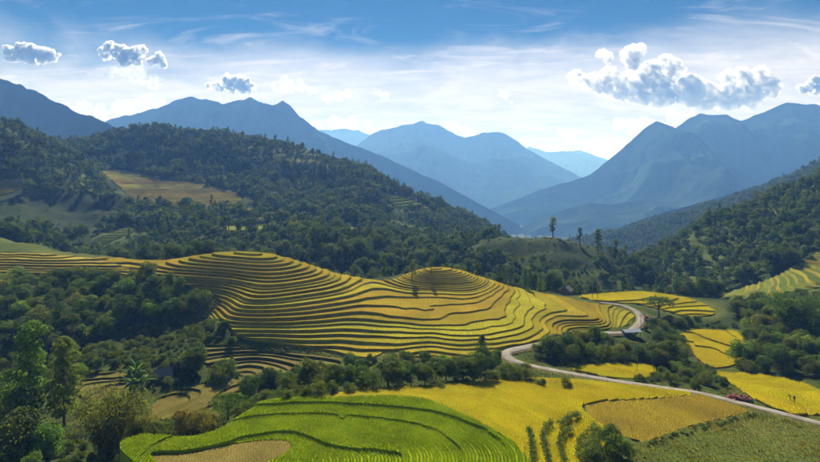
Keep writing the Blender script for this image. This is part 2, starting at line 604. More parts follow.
# ------------------------------------------------------------------ the fields (outlines)
GREEN_P = area_poly([(120, 470), (140, 456), (170, 449), (205, 440), (235, 425), (262, 411), (295, 403), (335, 399.5), (380, 400), (420, 404), (455, 415), (485, 429), (508, 445), (522, 462), (530, 490), (430, 520), (300, 520), (180, 500)], 75, 130)
BROWNPATCH_P = area_poly([(150, 466), (185, 456), (225, 445), (262, 438), (286, 437), (291, 444), (280, 454), (262, 463), (255, 475), (200, 490)], 75, 130)
YELLOW_P = area_poly([(322, 399), (350, 393), (400, 389), (440, 386), (490, 382), (530, 379), (580, 381), (630, 386), (692, 393.5), (660, 398), (630, 400), (590, 403), (582, 408), (592, 418), (604, 428), (606, 445), (585, 470), (560, 495), (533, 495), (523, 462), (509, 444.5), (486, 428.5), (456, 414.5), (421, 403.5), (380, 399.5)], 75, 175)
GOLD_P = area_poly([(585, 408), (592, 404), (630, 401), (660, 399), (693, 394.5), (715, 400), (748, 410), (735, 415), (700, 423), (668, 433), (645, 441), (625, 436), (606, 428), (594, 418)], 100, 160)
STRIP_P = area_poly([(572, 369), (600, 364), (635, 364), (656, 369), (645, 379), (605, 376)], 150, 185)
RIGHTLOW_P = area_poly([(712, 372), (750, 374), (785, 379), (815, 388), (835, 400), (830, 413), (800, 416), (780, 411), (760, 402), (738, 389)], 135, 200)
RIGHTMID_P = area_poly([(680, 334), (705, 330), (738, 332), (746, 346), (740, 362), (716, 369), (700, 362), (688, 348)], 180, 235)
UPPER_P = area_poly([(578, 297), (600, 292.5), (630, 289.5), (655, 291), (685, 298), (708, 306), (716, 314), (690, 317), (668, 312), (650, 307), (625, 303), (600, 301)], 235, 300)
CENTRE_P = area_poly([(95, 263, 8), (150, 261, 10), (200, 257, 14), (235, 255, 16), (266, 258, 16), (300, 268, 15), (335, 278, 14), (370, 288, 14), (392, 287, 10), (404, 280, 8), (420, 271, 8), (436, 267, 8), (458, 267, 8), (477, 269, 6), (490, 276, 6), (502, 285, 4), (530, 291), (560, 297), (590, 303), (618, 307), (634, 315), (632, 322), (612, 328), (575, 335), (540, 341), (512, 346), (497, 350), (470, 357), (440, 360), (418, 357), (400, 352), (385, 352), (368, 359), (335, 353), (298, 347), (262, 342), (238, 337), (228, 325), (208, 317), (222, 303), (205, 291), (180, 283), (150, 277), (110, 271)], 175, 285, 3)
LEFT_P = area_poly([(-40, 256, 6), (0, 256.5, 6), (45, 257, 6), (95, 262, 6), (135, 271), (148, 279), (100, 277), (50, 275), (0, 278), (-40, 282)], 245, 290)
GULLY_P = area_poly([(205, 346), (250, 350), (300, 355), (340, 358), (372, 364), (356, 369), (310, 372), (260, 377), (222, 372), (200, 360)], 165, 215)
LOWGULLY_P = area_poly([(150, 408), (170, 395), (200, 388), (232, 382), (245, 388), (232, 398), (208, 408), (185, 420), (162, 420)], 130, 190)
HUTFLAT_P = area_poly([(75, 385), (100, 372), (125, 372), (128, 385), (110, 396), (85, 400)], 140, 200)
HILLGOLD_P = area_poly([(100, 170), (130, 172), (175, 181), (215, 187), (240, 196), (238, 208), (205, 211), (160, 207), (126, 195)], 540, 730)
HILLLEFT_P = area_poly([(-20, 186), (20, 178), (30, 184), (10, 193), (-20, 200)], 440, 560)
SPUR_P = area_poly([(385, 196), (405, 197), (425, 205), (430, 212), (405, 210), (390, 204)], 600, 740)
STEPS_P = area_poly([(236, 206), (265, 211), (310, 221), (350, 227), (382, 230), (380, 236), (340, 233), (300, 228), (258, 219), (234, 212)], 480, 640)
FLAT_P = area_poly([(222, 226), (250, 224), (284, 229), (282, 234), (240, 232), (224, 231)], 380, 560)
CREST_P = area_poly([(70, 252), (88, 243), (108, 234), (128, 227), (136, 231), (118, 239), (100, 247), (86, 256)], 360, 470)
RIGHTTERR_P = area_poly([(722, 297), (745, 287), (770, 279), (790, 268), (815, 254), (850, 240), (880, 290), (830, 304), (790, 302), (755, 299)], 280, 400)
# open grass without trees
OPEN_UV = [
    ([(462, 252), (490, 241), (540, 235), (580, 241), (606, 252), (600, 262), (570, 263), (530, 262), (500, 262), (475, 262)], 370, 445),
    ([(-40, 232), (0, 233), (30, 240), (70, 251), (100, 262), (60, 258), (0, 257), (-40, 257)], 286, 350),
    ([(40, 205), (90, 200), (120, 215), (105, 228), (75, 243), (50, 235)], 400, 560),
    ([(-40, 200), (20, 195), (60, 205), (40, 235), (0, 232), (-40, 230)], 360, 560),
]
OPEN_P = [area_poly(*a) for a in OPEN_UV]
MEADOW_P = area_poly([(600, 450), (640, 444), (690, 426), (750, 414), (800, 424), (850, 434), (900, 470), (850, 520), (600, 520)], 85, 150)

ROAD_UV = [(600, 302.5), (618, 304.5), (630, 308), (638, 313), (641, 320), (636, 327), (622, 333), (590, 337), (560, 341), (530, 346.5), (512, 350.5), (506, 354.5), (512, 360), (530, 365.5), (560, 371.5), (600, 378.5), (650, 386), (700, 393.5), (740, 403), (780, 413), (830, 426), (900, 442)]
ROAD = smooth_poly([spot(u, v, 120, 300) for u, v in ROAD_UV], 8, closed=False)
ROAD_W = np.interp(np.linspace(0, 1, len(ROAD)), [0, 0.3, 0.45, 0.6, 1], [2.8, 2.9, 3.6, 2.9, 3.0])


def road_dist(x, y):
    d2 = np.full(np.shape(x), 1e18)
    for (x0, y0), (x1, y1) in zip(ROAD[:-1:2], ROAD[2::2]):
        ex, ey = x1 - x0, y1 - y0
        t = np.clip(((x - x0) * ex + (y - y0) * ey) / (ex * ex + ey * ey + 1e-9), 0, 1)
        d2 = np.minimum(d2, (x - x0 - t * ex) ** 2 + (y - y0 - t * ey) ** 2)
    return np.sqrt(d2)


FIELDS = [GREEN_P, YELLOW_P, GOLD_P, STRIP_P, RIGHTLOW_P, RIGHTMID_P, UPPER_P, CENTRE_P, LEFT_P, GULLY_P, LOWGULLY_P, HUTFLAT_P, HILLGOLD_P, HILLLEFT_P, SPUR_P, STEPS_P, FLAT_P, CREST_P, RIGHTTERR_P]


def bbox_sd(poly, x, y, pad):
    """sdist evaluated only near the polygon; -1e3 elsewhere."""
    out = np.full(np.shape(x), -1e3)
    (ax, ay), (bx, by) = poly.min(0) - pad, poly.max(0) + pad
    m = (x > ax) & (x < bx) & (y > ay) & (y < by)
    if m.any():
        out[m] = sdist(poly, x[m], y[m])
    return out


# ------------------------------------------------------------------ ground sheet
def axis(lo, hi, core0, core1, step, grow):
    a = list(np.arange(core0, core1 + 0.01, step))
    s = step
    while a[-1] < hi:
        s *= grow
        a.append(a[-1] + s)
    s = step
    while a[0] > lo:
        s *= grow
        a.insert(0, a[0] - s)
    return np.array(a)


def field_mask(x, y, pad=12):
    m = np.full(np.shape(x), -1e3)
    for p in FIELDS:
        m = np.maximum(m, bbox_sd(p, x, y, pad))
    return m


def ground_relief(x, y, fm=None):
    """Fine relief of the wild ground (none on fields and road)."""
    fm = field_mask(x, y) if fm is None else fm
    rd = road_dist(x, y)
    keep = smoothstep(0.5, 8, -fm) * smoothstep(3, 9, rd)
    amp = np.interp(y, [0, 150, 400, 1200, 3000], [0.8, 1.6, 4, 10, 25])
    rid = 0.22 - np.abs(fbm(x / 120.0 + 0.3 * fbm(x / 60.0, y / 60.0, 2, 3), y / 170.0, 3, 14))
    return keep * (amp * fbm(x / 22.0, y / 22.0, 4, 5) + smoothstep(400, 620, y) * smoothstep(2500, 1200, y) * 20 * rid), rd


def build_ground():
    xs = axis(-11500, 11500, -230, 240, 2.4, 1.022)
    ys = axis(-250, 15200, 70, 330, 2.2, 1.012)
    X, Y = np.meshgrid(xs, ys)
    Z = H(X, Y)
    fm = field_mask(X, Y)
    rel, rd = ground_relief(X, Y, fm)
    Z = Z + rel
    far = Y > 500
    sink = np.where(far, 4.0, 2.6)
    Z = Z - np.where(far, np.where(fm > 8.0, sink, 0.0), sink * smoothstep(0.0, 3.4, fm))
    Z = Z - 0.35 * (rd < 3.2)
    nx, ny = len(xs), len(ys)
    v = np.stack([X.ravel(), Y.ravel(), Z.ravel()], 1)
    i = np.arange(nx * ny).reshape(ny, nx)
    f = np.stack([i[:-1, :-1].ravel(), i[:-1, 1:].ravel(), i[1:, 1:].ravel(), i[1:, :-1].ravel()], 1)
    me = bpy.data.meshes.new("ground")
    me.vertices.add(len(v))
    me.vertices.foreach_set("co", v.ravel())
    me.loops.add(f.size)
    me.loops.foreach_set("vertex_index", f.ravel().astype(np.int32))
    me.polygons.add(len(f))
    me.polygons.foreach_set("loop_start", np.arange(0, f.size, 4, dtype=np.int32))
    me.polygons.foreach_set("use_smooth", np.ones(len(f), bool))
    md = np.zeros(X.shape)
    for p, am in zip(OPEN_P, (0.1, 0.8, 0.0, 0.05)):  # low weights on knoll and bowl: darker plants, and cloud shade painted in
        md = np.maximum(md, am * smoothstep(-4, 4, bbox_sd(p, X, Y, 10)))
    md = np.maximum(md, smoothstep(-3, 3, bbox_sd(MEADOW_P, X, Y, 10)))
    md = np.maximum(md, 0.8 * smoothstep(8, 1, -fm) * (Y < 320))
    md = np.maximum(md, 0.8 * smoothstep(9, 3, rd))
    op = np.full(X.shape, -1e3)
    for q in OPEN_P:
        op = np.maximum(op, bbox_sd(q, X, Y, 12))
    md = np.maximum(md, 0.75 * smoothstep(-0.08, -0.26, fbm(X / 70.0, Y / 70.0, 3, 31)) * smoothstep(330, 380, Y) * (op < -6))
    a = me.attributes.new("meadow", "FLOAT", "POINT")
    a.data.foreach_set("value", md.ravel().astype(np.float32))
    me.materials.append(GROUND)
    me.update(calc_edges=True)
    me.validate()
    o = link_mesh("ground", me)
    tag(o, "green and brown valley ground under the fields and woods", "ground", kind="structure")
    return o


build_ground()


# ------------------------------------------------------------------ terraces
def slice_poly(poly, field, lo, hi):
    """Part of a polygon (list of (x, y, f...)) whose scalar field[] lies between lo and hi."""
    for sgn, lim in ((1, lo), (-1, hi)):
        out = []
        n = len(poly)
        for i in range(n):
            a, b = poly[i], poly[(i + 1) % n]
            fa, fb = sgn * (a[field] - lim), sgn * (b[field] - lim)
            if fa >= 0:
                out.append(a)
            if (fa > 1e-9 and fb < -1e-9) or (fa < -1e-9 and fb > 1e-9):
                t = fa / (fa - fb)
                out.append(tuple(p + (q - p) * t for p, q in zip(a, b)))
        poly = out
        if len(poly) < 3:
            return []
    return poly


def terraces(name, poly, step, mat, label, res=1.6, riser=0.8, wave=0.5, wave_len=18.0, seed=1, holes=(), bank=None, cat="rice terraces", lift=0.0, jitter=0.25, hfun=None, piece="paddy", sfun=None, href=0.0, rough=1.1, cap=0.45):
    """A field stepped down the slope: level paddies with a grassy bank below each, every paddy and bank a mesh of its own.
    riser: width of a bank on the ground in metres; sfun scales the step from place to place."""
    bank = bank or BANK
    (x0, y0), (x1, y1) = poly.min(0) - res, poly.max(0) + res
    xs, ys = np.arange(x0, x1 + res, res), np.arange(y0, y1 + res, res)
    X, Y = np.meshgrid(xs, ys)
    X = X + (np.arange(len(ys)) % 2)[:, None] * res * 0.5
    hb = H(X, Y)

    def level_field(x, y, hb_):
        h_ = (hfun(x, y, hb_) if hfun else hb_) + wave * fbm(x / wave_len, y / wave_len, 3, seed) + 0.08 * step * fbm(x / 4.5, y / 4.5, 2, seed + 60)
        sc = sfun(x, y) if sfun else np.ones(np.shape(x))
        return (h_ - href) * sc, sc

    h, SC = level_field(X, Y, hb)
    gy, gx = np.gradient(h, res)
    G = np.maximum(np.hypot(gx, gy), 0.012)
    s = sdist(poly, X, Y)
    for q in holes:
        s = np.minimum(s, -sdist(q, X, Y))
    s = s - rough * res * np.maximum(0, fbm(X / 4.0, Y / 4.0, 3, seed + 50) + .15) - rough * 1.2 * np.maximum(0, fbm(X / 11.0, Y / 11.0, 2, seed + 51))
    ok = s > -3 * res
    hmin, hmax = h[ok].min(), h[ok].max()
    rs = random.Random(seed)
    lv = [hmin - step]
    while lv[-1] < hmax + step:
        lv.append(lv[-1] + step * (1 + jitter * rs.uniform(-1, 1)))
    lv = np.array(lv)
    brk = {}
    pieces = {}
    skirt = []
    ny, nx = X.shape
    for j in range(ny - 1):
        for i in range(nx - 1):
            if max(s[j, i], s[j, i + 1], s[j + 1, i], s[j + 1, i + 1]) < 0:
                continue
            V = [(X[b, a], Y[b, a], h[b, a], s[b, a], hb[b, a], G[b, a], SC[b, a]) for b, a in ((j, i), (j, i + 1), (j + 1, i + 1), (j + 1, i))]
            tris = ((V[0], V[1], V[2]), (V[0], V[2], V[3])) if j % 2 else ((V[0], V[1], V[3]), (V[1], V[2], V[3]))
            for T in tris:
                T = slice_poly(list(T), 3, 0.0, 1e9)
                if not T:
                    continue
                a, b = min(p[2] for p in T), max(p[2] for p in T)
                k0, k1 = np.searchsorted(lv, a, "right") - 1, np.searchsorted(lv, b, "left")
                for k in range(max(k0, 0), k1):
                    lo, hi = lv[k], lv[k + 1]
                    q0 = slice_poly(T, 2, lo, hi) if (a < lo or b > hi) else T
                    if len(q0) < 3:
                        continue
                    q0 = [p + ((p[2] - lo) / min(riser * p[5], cap * (hi - lo)),) for p in q0]
                    for isbank, c0, c1 in ((1, -1e-9, 1.0), (0, 1.0, 1e9)):
                        q = slice_poly(q0, 7, c0, c1)
                        if len(q) < 3:
                            continue
                        w = [(p[0], p[1], href + (lo + (hi - lo) * (min(1, max(0, p[7])) if isbank else 1)) / p[6] + lift) for p in q]
                        pieces.setdefault((k, isbank), []).append(w)
                        for m in range(len(q)):
                            n2 = (m + 1) % len(q)
                            if q[m][3] < 1e-6 and q[n2][3] < 1e-6:
                                skirt.append([w[m], (q[m][0], q[m][1], q[m][4] - 2.0), (q[n2][0], q[n2][1], q[n2][4] - 2.0), w[n2]])
    root = empty(name)
    cx, cy_ = poly.mean(0)
    root.location = (cx, cy_, hz(cx, cy_))
    tag(root, label, cat, kind="structure")
    ox, oy, oz = root.location

    def build(nm, polys, m):
        idx, vs_, fs = {}, [], []
        for w in polys:
            f = []
            for p in w:
                key = (round(p[0], 3), round(p[1], 3), round(p[2], 3))
                if key not in idx:
                    idx[key] = len(vs_)
                    vs_.append((p[0] - ox, p[1] - oy, p[2] - oz))
                if not f or f[-1] != idx[key]:
                    f.append(idx[key])
            if len(f) > 1 and f[0] == f[-1]:
                f.pop()
            if len(set(f)) == len(f) and len(f) > 2:
                fs.append(f)
        if fs:
            return mesh_obj(nm, vs_, fs, m, root)

    rest = list(skirt)
    for k, polys in pieces.items():
        # split into connected strips
        par = list(range(len(polys)))

        def find(a):
            while par[a] != a:
                par[a] = par[par[a]]
                a = par[a]
            return a
        seen = {}
        for pi, w in enumerate(polys):
            for p in w:
                key = (round(p[0], 2), round(p[1], 2))
                if key in seen:
                    par[find(pi)] = find(seen[key])
                else:
                    seen[key] = pi
        comp = {}
        for pi, w in enumerate(polys):
            comp.setdefault(find(pi), []).append(w)
        isbank = k[1]
        for c in comp.values():
            ar = 0
            for w in c:
                for t in range(1, len(w) - 1):
                    ar += abs((w[t][0] - w[0][0]) * (w[t + 1][1] - w[0][1]) - (w[t + 1][0] - w[0][0]) * (w[t][1] - w[0][1])) / 2
            if ar < (14 if isbank else 10) * max(1, cy_ / 250) ** 2:
                rest += c
            else:
                build("bank" if isbank else piece, c, bank if isbank else mat)
    if rest:
        build("bank_edge", rest, bank)

    def zfun(x, y):
        h_, sc = level_field(x, y, H(x, y))
        return href + lv[np.clip(np.searchsorted(lv, h_, "right"), 0, len(lv) - 1)] / sc + lift
    return zfun


def centre_scale(x, y):
    """Low steps on the gentle eastern part, high ones on the steep western flank."""
    return 1.0 + 0.85 * smoothstep(-22, 12, x)


ZF = {}
ZF["centre"] = terraces("rice_terraces", CENTRE_P, 0.98, RIPE, "golden stepped rice terraces wrapping the central hill and its round knob", 1.5, 0.6, 0.6, 22, 3, jitter=0.3, sfun=centre_scale, href=-57.0, rough=0.6)
ZF["left"] = terraces("rice_terraces", LEFT_P, 0.8, HILLRICE, "pale yellow curved rice terraces at the left edge above the dark thicket", 1.6, 0.6, 1.0, 14, 5)
BOWL = spot(300, 458, 80, 120)


def bowl(x, y, hb):
    """The green field lies round the brown paddy like the seats of a small theatre."""
    d = np.hypot((x - BOWL[0]) * 0.75, (y - BOWL[1]) * 1.25)
    return np.maximum(-50.6 + 0.06 * np.maximum(d - 8, 0), hb - 0.9)


ZF["green"] = terraces("rice_field", GREEN_P, 0.45, GREEN, "bright green young rice field in curving steps at the bottom", 1.0, 0.18, 0.10, 14, 7, hfun=bowl, holes=(BROWNPATCH_P,), cat="rice field", rough=0.4, bank=GREEN)
ZF["brown"] = terraces("rice_field", BROWNPATCH_P, 0.6, STUBBLE, "small harvested brown paddy inside the bright green rice", 1.0, 0.3, 0.05, 10, 8, cat="rice field", lift=0.0, rough=0.0, hfun=lambda x, y, hb: -50.9 + 0.006 * (y - BOWL[1]))
ZF["yellow"] = terraces("rice_field", YELLOW_P, 0.45, YELLOW, "large bright yellow rice field beyond the green rice", 1.2, 0.25, 0.35, 14, 9, cat="rice field", rough=0.2, bank=DRYGOLD)
ZF["gold"] = terraces("rice_field", GOLD_P, 0.4, DRYGOLD, "brownish gold ripe rice field beside the straight road", 1.0, 0.25, 0.2, 14, 10, cat="rice field", rough=0.0, bank=DRYGOLD, lift=-0.2)
ZF["strip"] = terraces("rice_field", STRIP_P, 0.4, YELLOW, "narrow yellow rice strip between the road and the roadside grove", 1.4, 0.3, 0.1, 14, 11, cat="rice field")
ZR = ZF["rightlow"] = terraces("rice_field", RIGHTLOW_P, 0.5, YELLOW, "yellow rice field beyond the road at the right edge", 1.3, 0.3, 0.3, 10, 12, cat="rice field")
ZF["rightmid"] = terraces("rice_field", RIGHTMID_P, 0.55, YELLOW, "small yellow rice field between the roadside trees and the right thicket", 1.5, 0.35, 0.3, 10, 13, cat="rice field")
ZF["upper"] = terraces("rice_field", UPPER_P, 0.6, YELLOW, "yellow rice field on the spur behind the umbrella tree", 1.6, 0.35, 0.3, 14, 14, cat="rice field")
terraces("harvested_terraces", GULLY_P, 0.7, STUBBLE, "harvested brown terraces at the foot of the central hill", 1.5, 0.6, 0.5, 12, 15, bank=DARKBANK)
terraces("harvested_terraces", LOWGULLY_P, 0.6, OLIVE, "small curved terraces in the gully below the two huts", 1.2, 0.6, 2.6, 20, 16, rough=0.4, bank=DARKBANK)
terraces("harvested_terraces", HUTFLAT_P, 0.5, OLIVE, "dry olive plot left of the banana plants", 1.3, 0.6, 2.4, 18, 17, bank=DARKBANK)
terraces("hillside_terraces", HILLGOLD_P, 2.2, HILLDRY, "sunlit golden terraces high on the left wooded hill", 3.0, 6.0, 0.9, 40, 18, bank=HILLDRY, cap=0.6)
terraces("hillside_terraces", HILLLEFT_P, 2.0, HILLDRY, "sliver of golden terrace at the left edge of the upper hill", 3.0, 6.0, 0.8, 40, 19, bank=HILLDRY, cap=0.7)
terraces("hillside_terraces", SPUR_P, 2.6, GREENTERR, "small clearing high on the wooded ridge", 3.5, 1.6, 0.8, 40, 20)
terraces("hillside_terraces", STEPS_P, 1.4, GREENTERR, "long thin line of terraces slanting through the left woods", 2.6, 4.0, 0.6, 30, 21, cap=0.8)
terraces("hillside_terraces", FLAT_P, 1.0, GREENTERR, "small pale flat among trees behind the central terraces", 2.4, 0.8, 0.4, 30, 23)
terraces("grassy_slope", CREST_P, 0.8, GREENTERR, "pale grassy crest on the low spur behind the left terraces", 2.2, 0.8, 0.4, 30, 24, bank=GREENTERR, cat="grassy slope")
terraces("hillside_terraces", RIGHTTERR_P, 1.3, GREENTERR, "green terraced slope on the right hillside", 2.2, 1.1, 0.7, 25, 22)


# ------------------------------------------------------------------ road
def build_road():
    pts = ROAD
    t = np.gradient(pts, axis=0)
    t /= np.linalg.norm(t, axis=1)[:, None]
    nrm = np.stack([-t[:, 1], t[:, 0]], 1)
    offs = (-0.5, -0.25, 0, 0.25, 0.5)
    vs_, fs = [], []
    zc = H(pts[:, 0], pts[:, 1])
    for k, (p, n_, w) in enumerate(zip(pts, nrm, ROAD_W)):
        for o in offs:
            q = p + n_ * o * w * (1 + 0.06 * float(vnoise(k * 0.5, o * 9, 3)))
            z = zc[k] + 0.5 * (hz(*q) - zc[k]) + 0.16 - 0.10 * (abs(o) > 0.4)
            vs_.append((q[0], q[1], z))
        for o in (-0.62, 0.62):
            q = p + n_ * o * w
            vs_.append((q[0], q[1], hz(*q) - 0.6))
    for k in range(len(pts) - 1):
        a, b = 7 * k, 7 * (k + 1)
        for i in range(4):
            fs.append((a + i, a + i + 1, b + i + 1, b + i))
        fs.append((a + 5, a, b, b + 5))
        fs.append((a + 4, a + 6, b + 6, b + 4))
    o = mesh_obj("road", vs_, fs, ROADM, None, True)
    vv, vf = [], []
    for k, (p, n_, w) in enumerate(zip(pts, nrm, ROAD_W)):
        for o_, dz in ((-1, -.35), (-.5, .07), (.5, .07), (1, -.35)):
            e = (.75 + .55 * float(vnoise(k * .35, o_ * 7, 21))) if abs(o_) == 1 else 0
            q = p + n_ * (w * .5 + e) * (1 if o_ > 0 else -1)
            zz = zc[k] + 0.5 * (hz(*q) - zc[k])
            vv.append((q[0], q[1], zz + dz + (.16 if abs(o_) == 1 else 0)))
    for k in range(len(pts) - 1):
        for i in (0, 2):
            a, b = 4 * k + i, 4 * (k + 1) + i
            vf.append((a, a + 1, b + 1, b))
    mesh_obj("shoulder", vv, vf, VERGE, o, True)
    tag(o, "pale concrete country road with a hairpin bend between the fields", "road", kind="structure")


build_road()


# ------------------------------------------------------------------ mountains
def mountain(crest, label, foot=-260, front=1500, back=1200, spur=0.22, freq=9.0, seed=1, N=420, Mf=110, Mb=14, prof=1.15, rough=0.014, far=1.0):
    c = np.array([P(u_, v_, d_ * far) for u_, v_, d_ in crest])
    if crest[0][2] > 2000:
        foot, front, back = -400, front * far, back * far
    sl = np.r_[0, np.cumsum(np.linalg.norm(np.diff(c[:, :2], axis=0), axis=1))]
    u = np.linspace(0, 1, N)
    cs = np.stack([np.interp(u * sl[-1], sl, c[:, k]) for k in range(3)], 1)
    ker = np.array([1, 2, 1]) / 4.0
    for _ in range(1):
        for k in range(3):
            cs[1:-1, k] = np.convolve(cs[:, k], ker, "valid")
    L = sl[-1]
    cs[:, 2] += (cs[:, 2] - foot) * rough * 3 * fbm(u * L / 240.0, u * 0 + seed, 5, seed, 0.6)
    vv = np.r_[-np.linspace(1, 0, Mb, endpoint=False), np.linspace(0, 1, Mf) ** 1.15]
    U, V = np.meshgrid(u, vv)
    Cx, Cy, Cz = (np.interp(U, u, cs[:, k]) for k in range(3))
    rel = np.maximum(Cz - foot, 20)
    scale = np.clip(rel / rel.max(), 0.25, 1)
    D = np.where(V >= 0, -V * front * scale, -V * back * scale)
    x = Cx * (1 + D / Cy * 0.35)
    y = Cy + D
    a = np.abs(V)
    s_ = U * L / 1000.0
    wob = 0.25 * fbm(s_ * 1.3, a * 3.0, 3, seed + 40)
    rid = 1 - np.abs(2 * vnoise(s_ * freq / 6.0 + wob * 2.0 + a * 0.35, a * 1.3, seed + 3)) * 2
    rid2 = 1 - np.abs(2 * vnoise(s_ * freq / 2.2 + wob * 3, a * 3.5, seed + 5)) * 2
    env = np.clip(a * 6, 0, 1) * (1 - a) ** 0.5
    z = Cz - rel * (a ** (1 / prof)) + rel * env * (spur * (rid - 0.5) + 0.35 * spur * (rid2 - 0.5) + 0.05 * (0.4 - np.abs(fbm(x / 110.0, y / 110.0, 5, seed + 8, 0.55)) * 1.6))
    z = np.where(a > 0.985, foot - 30, z)
    nx, ny = N, len(vv)
    i = np.arange(nx * ny).reshape(ny, nx)
    f = np.stack([i[:-1, :-1].ravel(), i[1:, :-1].ravel(), i[1:, 1:].ravel(), i[:-1, 1:].ravel()], 1)
    v = np.stack([x.ravel(), y.ravel(), z.ravel()], 1)
    o = mesh_obj("mountain", v.tolist(), f.tolist(), MOUNT, None, True)
    tag(o, label, "mountain", kind="structure")
    return o


mountain([(-160, 60, 2700), (-60, 62, 2700), (0, 75, 2650), (30, 86, 2600), (60, 101, 2550), (90, 118, 2480), (120, 128, 2400), (150, 140, 2350), (220, 165, 2250)], "steep blue mountain rising out of the left edge", front=1100, back=900, seed=1, freq=7, far=0.72)
mountain([(60, 160, 3600), (105, 122, 3550), (125, 118, 3500), (140, 114, 3450), (160, 106, 3400), (176, 100, 3400), (192, 95.5, 3400), (204, 98, 3400), (222, 103, 3380), (238, 98, 3360), (252, 94.5, 3350), (262, 99, 3340), (273, 104.5, 3335), (283, 100.5, 3330), (289, 106, 3320), (300, 119, 3300), (320, 132, 3250), (350, 145, 3200), (390, 160, 3100), (430, 178, 3000), (470, 198, 2900), (520, 225, 2800)], "blue twin-topped mountain behind the left wooded ridge", front=1300, back=1000, seed=2, freq=8, far=1.0)
mountain([(300, 135, 7600), (325, 129, 7600), (345, 128, 7600), (370, 134, 7600), (400, 150, 7500)], "pale far peak between the twin-topped and the central mountain", front=2000, back=900, seed=3, far=1.25)
mountain([(320, 172, 5200), (350, 148, 5100), (372, 133, 5050), (395, 127, 5000), (412, 123, 5000), (422, 122, 5000), (427, 124, 5000), (440, 125, 5000), (452, 131, 5000), (465, 139, 5000), (480, 134, 5000), (500, 133, 5000), (508, 136, 5000), (520, 143, 5000), (545, 159, 5000), (570, 172, 4950), (600, 185, 4900), (640, 205, 4900)], "long blue mountain in the middle with a notched top", front=2300, back=1200, seed=4, freq=6, far=1.25)
mountain([(500, 165, 8600), (530, 147, 8600), (548, 152, 8600), (560, 151, 8600), (580, 150, 8600), (605, 159, 8600), (640, 170, 8500), (700, 180, 8500)], "faint pale range closing the far end of the valley", front=2200, back=500, seed=5, freq=6, far=1.3)
mountain([(440, 225, 3500), (500, 205, 3480), (540, 190, 3450), (570, 181, 3420), (590, 173, 3400), (610, 158, 3350), (630, 142, 3300), (643, 130, 3280), (656, 122, 3260), (668, 127, 3250), (690, 135, 3230), (715, 150, 3200), (740, 165, 3180), (790, 185, 3150), (850, 200, 3100)], "sharp pyramid-shaped blue peak right of the valley", front=1500, back=1300, seed=6, freq=7, spur=0.26, far=1.05)
mountain([(600, 190, 4200), (660, 140, 4150), (690, 119, 4100), (700, 115, 4100), (715, 116, 4080), (728, 115, 4050), (740, 120, 4040), (752, 115, 4030), (765, 112, 4020), (785, 105, 4000), (800, 104, 4000), (820, 105, 4000), (860, 100, 4000), (940, 110, 4000), (1010, 125, 4000)], "broad dark blue massif at the right edge behind the pyramid peak", front=1700, back=1000, seed=7, freq=7, far=0.9)
mountain([(510, 232, 2350), (545, 216, 2300), (570, 207, 2260), (590, 203, 2240), (610, 205, 2220), (630, 201, 2200), (650, 198, 2190), (680, 207, 2170), (720, 216, 2150), (780, 225, 2100)], "low dark blue foothill on the valley floor below the pyramid peak", foot=-250, front=700, back=500, seed=8, freq=9, spur=0.3, far=1.2)
mountain([(600, 235, 1750), (650, 217, 1750), (700, 203, 1750), (740, 192, 1750), (780, 178, 1750), (820, 163, 1750), (880, 140, 1750), (960, 120, 1750)], "long blue-green wooded ridge running down from the right edge", foot=-230, front=600, back=700, seed=9, freq=12, spur=0.25)


# ------------------------------------------------------------------ haze
def build_haze():
    x0, x1, y0, y1, z0, z1 = -12500, 12500, -700, 16000, -560, 690
    v = [(x, y, z) for z in (z0, z1) for y in (y0, y1) for x in (x0, x1)]
    f = [(0, 2, 3, 1), (4, 5, 7, 6), (0, 1, 5, 4), (2, 6, 7, 3), (0, 4, 6, 2), (1, 3, 7, 5)]
    m, n, l, out = new_mat("valley_air")
    pv = n.new("ShaderNodeVolumePrincipled")
    pv.inputs["Color"].default_value = (0.165, 0.395, 1.0, 1)
    pv.inputs["Absorption Color"].default_value = (1, 1, 1, 1)
    pv.inputs["Density"].default_value = HAZE_DENSITY
    pv.inputs["Anisotropy"].default_value = 0.22
    l.new(pv.outputs[0], out.inputs["Volume"])
    o = mesh_obj("haze", v, f, m)
    tag(o, "blue haze filling the valley air", "haze", kind="stuff")


build_haze()

# ------------------------------------------------------------------ plants: prototypes
def leaves_mesh(name, pos, nrm, size, aspect, mat, droop=0.0, rng=None, fold=0.0):
    """Many leaf-sized faces: one four-cornered leaf at each position, facing roughly along nrm."""
    rng = rng or RNG
    n = len(pos)
    pos, nrm = np.asarray(pos, float), np.asarray(nrm, float) + rng.normal(0, 0.30, (n, 3))
    nrm /= np.linalg.norm(nrm, axis=1)[:, None] + 1e-9
    t = rng.normal(0, 1, (n, 3))
    t[:, 2] -= droop
    t -= nrm * (t * nrm).sum(1)[:, None]
    t /= np.linalg.norm(t, axis=1)[:, None] + 1e-9
    b = np.cross(nrm, t)
    s = (np.asarray(size) * rng.uniform(0.6, 1.35, n))[:, None]
    w = s * aspect
    v = np.stack([pos - t * s * 0.5, pos + b * w * 0.5 + t * s * 0.05, pos + t * s * 0.5, pos - b * w * 0.5 - t * s * 0.05], 1).reshape(-1, 3)
    me = bpy.data.meshes.new(name)
    me.vertices.add(4 * n)
    me.vertices.foreach_set("co", v.ravel())
    me.loops.add(4 * n)
    me.loops.foreach_set("vertex_index", np.arange(4 * n, dtype=np.int32))
    me.polygons.add(n)
    me.polygons.foreach_set("loop_start", np.arange(0, 4 * n, 4, dtype=np.int32))
    me.materials.append(mat)
    me.update(calc_edges=True)
    return me


